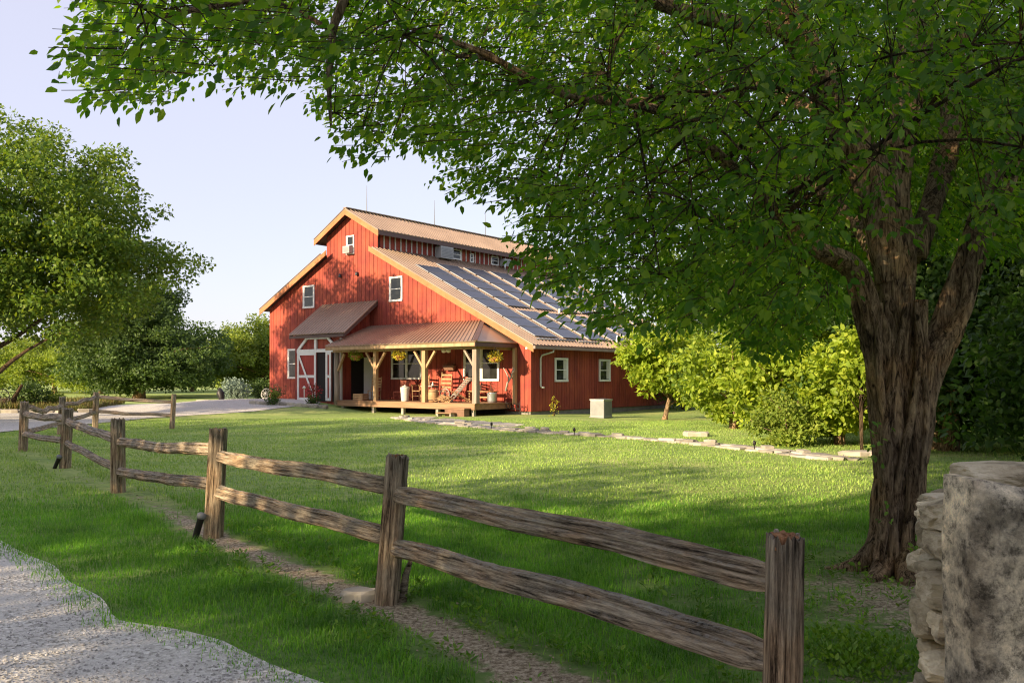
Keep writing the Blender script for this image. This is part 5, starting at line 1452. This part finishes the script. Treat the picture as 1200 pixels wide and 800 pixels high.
# young growth sprouting from the trunk
sp = MB(); rng = np.random.default_rng(8)
pos = []
for c_, n in ((tp(1022, 532, 6.65), 14), (tp(1030, 505, 6.65), 10), (tp(1075, 640, 6.6), 22), (tp(1040, 600, 6.62), 8)):
    pos.append(np.array(c_) + rng.normal(size=(n, 3)) * .045)
pos = np.concatenate(pos); n = len(pos)
V, Fa = leaves(pos, rng.normal(size=(n, 3)) + np.array([0, -.6, .1]), np.array([[0, -.6, 1.]]) + rng.normal(size=(n, 3)) * .4, .05)
tag(arr_mesh('trunk_sprouts', V, Fa, M['weed'], big), kind='stuff')

# ------------------------------------------------------------ other trees
G2 = 'trees around the barn'
tree('broad_tree', 'tall spreading tree with sunlit yellow-green top at the left edge', 'tree', (-20.6, 33.0, 0), 13, [(0, 0, 8.3, 5.8, 5.5, 3.4), (3.4, -.5, 7.6, 3.3, 3.6, 3.2), (-3, 0, 7.5, 4.2, 4.0, 3.4), (5.2, 1, 6.2, 2.5, 2.7, 1.9), (1.5, 0, 5.2, 5.2, 4.4, 1.6), (-3.2, 0, 10.0, 3.0, 3.0, 1.6), (3.2, 0, 4.6, 3.6, 3.6, 1.7), (-2.5, -1, 4.8, 4, 4, 2)], 'leaf_big', 640, 165, .72, .17, trunk_r=.28, seed=5, nlimb=30, trunkmat='bark_dark')
tree('dense_tree', 'dark dense low-branched tree left of the drive, trunk in view', 'tree', (-28.0, 64, 0), 9.5, [(-1.2, 0, 5.2, 4.6, 4.2, 4.0), (.3, 0, 7.3, 2.6, 2.6, 2.2), (1, 0, 3.4, 6.4, 5.0, 2.2), (-.5, 0, 2.0, 6.6, 5.0, 1.4)], 'leaf_dark', 460, 115, .85, .24, trunk_r=.4, seed=6, floor=.6)
tree('dense_tree', 'dark dense round tree standing just behind the larger low-branched dark tree', 'tree', (-31.5, 72, 0), 8.5, [(0, 0, 4.6, 4.2, 4.0, 3.4), (2.4, 0, 3.6, 3.6, 3.5, 2.3), (1, 0, 2.0, 5.4, 4, 1.4)], 'leaf_dark', 300, 100, .85, .25, trunk_r=.35, seed=7, floor=.6)
FT = 'pale green trees beyond the drive'
far = [(-21.6, 74, 6.8, 4.2, 'pale green tree with its crown against the barn corner'), (-26.5, 82, 6.6, 4.5, 'pale green tree showing between the dark trees and the barn'),
       (-46, 86, 5.8, 5.0, 'yellow-green tree at the far left edge of the field'), (-51, 95, 6.6, 5.5, 'yellow-green tree at the far left behind the others'), (-40.5, 84, 5.6, 4.5, 'yellow-green bushy tree right beside the dark trees at left'), (-56, 90, 5.2, 5.0, 'yellow-green tree cut by the left edge of the photo'), (-36, 96, 5.6, 5, 'yellow-green tree behind the dark dense trees'), (-30, 100, 6.6, 5, 'pale green tree farthest behind the gap left of the barn'), (-17.5, 82, 6.0, 4, 'pale green tree mostly hidden behind the barn')]
for i, (x, y, h, r, lb) in enumerate(far):
    if i in (0, 2):
        t0 = tree('pale_tree', lb, 'tree', (x, y, hg(x, y)), h, [(0, 0, h * .55, r, r * .9, h * .42), (r * .4, 0, h * .42, r * .7, r * .7, h * .36), (-r * .45, .3, h * .5, r * .6, r * .6, h * .34)], 'leaf_light', 220, 80, .75, .26, group=FT, trunk_r=.22, seed=30 + i, floor=.5, nlimb=8)
        proto = t0; ph_ = h; continue
    c = copy_tree(proto); c.location = (x, y, hg(x, y)); c.rotation_euler = (0, 0, i * 1.3); k = h / ph_; c.scale = (k, k, k); c['label'] = lb
# right side
SG = 'sunlit shrubs and small trees right of the barn'
tree('small_tree', 'small sunlit tree with a leaning trunk at the end of the red side wall', 'tree', (6.15, 34.5, -.1), 4.3, [(-.1, 0, 2.6, 1.95, 1.7, 1.6), (.7, 0, 2.0, 1.5, 1.3, 1.2), (-.9, 0, 2.3, 1.1, 1.0, 1.1)], 'leaf_lime', 105, 62, .42, .20, group=SG, trunk_r=.11, seed=41, trunk_top=2.6, lean=(.6, 0), floor=.7, tmpl='o')
tree('shrub_tree', 'bright rounded shrub between the small leaning tree and the tallest shrub', 'shrub', (6.9, 26.5, 0), 3.2, [(0, 0, 1.9, 1.5, 1.2, 1.6), (.3, 0, .9, 1.3, 1.1, .8), (-.6, 0, 1.3, 1.1, 1.0, 1.0)], 'leaf_lime', 80, 60, .36, .17, group=SG, trunk_r=.07, seed=42, floor=.1, stems=3, nlimb=5, tmpl='o')
tree('shrub_tree', 'tallest sunlit lime-green shrub in the middle of the right-hand group', 'shrub', (7.15, 22.0, 0), 3.9, [(0, 0, 1.9, 1.25, 1.15, 1.75), (-.3, 0, 1.2, 1.3, 1.1, 1.1), (.1, 0, 3.1, .75, .7, 1.1)], 'leaf_lime', 130, 62, .36, .165, group=SG, trunk_r=.08, seed=43, floor=.1, stems=3, nlimb=6, tmpl='o')
tree('shrub_tree', 'sunlit bush left of the big trunk, dark greener at its foot', 'shrub', (7.9, 20.6, 0), 2.9, [(0, 0, 1.5, 1.0, 1.0, 1.25), (-.3, -.2, .8, 1.1, .9, .7)], 'leaf_lime', 75, 60, .35, .16, group=SG, trunk_r=.06, seed=44, floor=.1, stems=3, nlimb=5, tmpl='o')
tree('sapling', 'thin twin-stemmed sapling just left of the big trunk', 'tree', (7.75, 18.9, 0), 3.3, [(.2, 0, 2.1, 1.1, 1.0, .95)], 'leaf_lime', 55, 55, .33, .15, group=SG, trunk_r=.036, seed=45, floor=.9, stems=2, nlimb=6, tmpl='o', trunkmat='bark_dark')
tree('dark_shrub', 'low blue-green shrub at the foot of the sunlit group', 'shrub', (6.55, 20.2, 0), 1.4, [(0, 0, .55, .9, .7, .6)], 'leaf_light', 50, 80, .28, .09, group=SG, trunk_r=.04, seed=46, floor=.05, stems=3, nlimb=3, tmpl='o')
TG = 'trees of the dark thicket on the right'
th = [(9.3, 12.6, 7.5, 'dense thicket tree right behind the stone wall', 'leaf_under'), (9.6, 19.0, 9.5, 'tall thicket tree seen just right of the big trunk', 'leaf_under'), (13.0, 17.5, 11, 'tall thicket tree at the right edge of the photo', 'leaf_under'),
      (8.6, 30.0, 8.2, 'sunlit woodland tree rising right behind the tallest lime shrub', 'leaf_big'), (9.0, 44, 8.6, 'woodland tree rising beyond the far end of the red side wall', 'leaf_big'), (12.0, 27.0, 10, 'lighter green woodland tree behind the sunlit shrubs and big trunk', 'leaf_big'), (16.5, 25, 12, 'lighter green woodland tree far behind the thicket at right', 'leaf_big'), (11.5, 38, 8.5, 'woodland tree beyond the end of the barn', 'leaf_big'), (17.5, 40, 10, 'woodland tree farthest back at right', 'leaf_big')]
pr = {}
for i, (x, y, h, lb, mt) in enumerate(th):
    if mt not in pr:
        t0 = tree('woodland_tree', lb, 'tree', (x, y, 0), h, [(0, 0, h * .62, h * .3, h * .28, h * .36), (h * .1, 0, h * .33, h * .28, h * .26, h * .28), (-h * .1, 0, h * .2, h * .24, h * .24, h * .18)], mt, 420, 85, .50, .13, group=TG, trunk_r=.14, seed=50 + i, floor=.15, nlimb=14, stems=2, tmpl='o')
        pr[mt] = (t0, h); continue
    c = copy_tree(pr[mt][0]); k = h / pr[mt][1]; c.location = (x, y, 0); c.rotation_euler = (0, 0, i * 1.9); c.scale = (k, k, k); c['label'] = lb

# trees behind and left of the camera whose shade lies over the lawn
def lw(lat, a): return (a * .755 + lat * .674, a * .674 - lat * .755)
BG = 'roadside trees behind the camera'
bt = [(-1.5, -13, 13.0, 'roadside tree nearest behind the camera'), (-10.8, -15, 7.5, 'second roadside tree behind the camera to the left'), (-17.5, -17, 11.6, 'third roadside tree behind the camera to the left'), (-24.5, -19, 12.2, 'fourth roadside tree, across the road at left'), (-31, -21, 11.0, 'fifth roadside tree, farthest across the road at left'), (7, -12, 10.5, 'roadside tree behind the camera to the right')]
for i, (lat, a, h, lb) in enumerate(bt):
    x, y = lw(lat, a)
    if i == 0:
        r0 = tree('roadside_tree', lb, 'tree', (x, y, 0), h, [(0, 0, h * .55, 4.6, 4.6, h * .42), (0, 0, h * .32, 4.4, 4.4, h * .22)], 'leaf_big', 300, 75, .9, .32, group=BG, trunk_r=.3, seed=70, floor=.8, nlimb=10)
        h0 = h; continue
    c = copy_tree(r0); k = h / h0; c.location = (x, y, 0); c.rotation_euler = (0, 0, i * 2.1); c.scale = (k, k, k); c['label'] = lb
    c.scale = (1.45, 1.45, k) if h < 8 else (1.25, 1.25, k)

# ------------------------------------------------------------ light, sky, camera
EL = math.radians(17.5); az = Vector((-.755, -.674, 0)).normalized()
sun_dir = Vector((az.x * math.cos(EL), az.y * math.cos(EL), math.sin(EL)))
sl = bpy.data.lights.new('sun', 'SUN'); sl.energy = 5.0; sl.angle = math.radians(0.6); sl.color = (1.0, 0.78, 0.50)
so = bpy.data.objects.new('sun', sl); COL.objects.link(so); so.rotation_euler = (-sun_dir).to_track_quat('-Z', 'Y').to_euler()
w = bpy.data.worlds.new('World'); sc.world = w; w.use_nodes = True; nt = w.node_tree
bg = nt.nodes['Background']; sky = nt.nodes.new('ShaderNodeTexSky'); sky.sky_type = 'NISHITA'; sky.sun_disc = False
sky.sun_elevation = EL; sky.sun_rotation = math.atan2(az.x, az.y) % (2 * PI); sky.air_density = 1.0; sky.dust_density = 1.2; sky.ozone_density = 1.0
mx = mixc(nt, 0.72, sky.outputs[0], (2.75, 2.6, 3.15))
nt.links.new(mx, bg.inputs['Color']); bg.inputs['Strength'].default_value = 0.138
cam = bpy.data.cameras.new('camera'); co = bpy.data.objects.new('camera', cam); COL.objects.link(co); sc.camera = co
co.location = (0, 0, CAMZ); co.rotation_euler = (PI / 2, 0, 0)
cam.sensor_width = 36; cam.lens = 30; cam.shift_y = 42 / 1200; cam.clip_end = 3000; cam.clip_start = .05
sc.cycles.filter_width = 1.15
vs_ = sc.view_settings; vs_.view_transform = 'Standard'; vs_.look = 'None'; vs_.exposure = 1.18; vs_.gamma = 1; vs_.use_curve_mapping = False
cy = sc.cycles; cy.max_bounces = 6; cy.diffuse_bounces = 3; cy.glossy_bounces = 2; cy.transmission_bounces = 3; cy.transparent_max_bounces = 4; cy.sample_clamp_indirect = 4
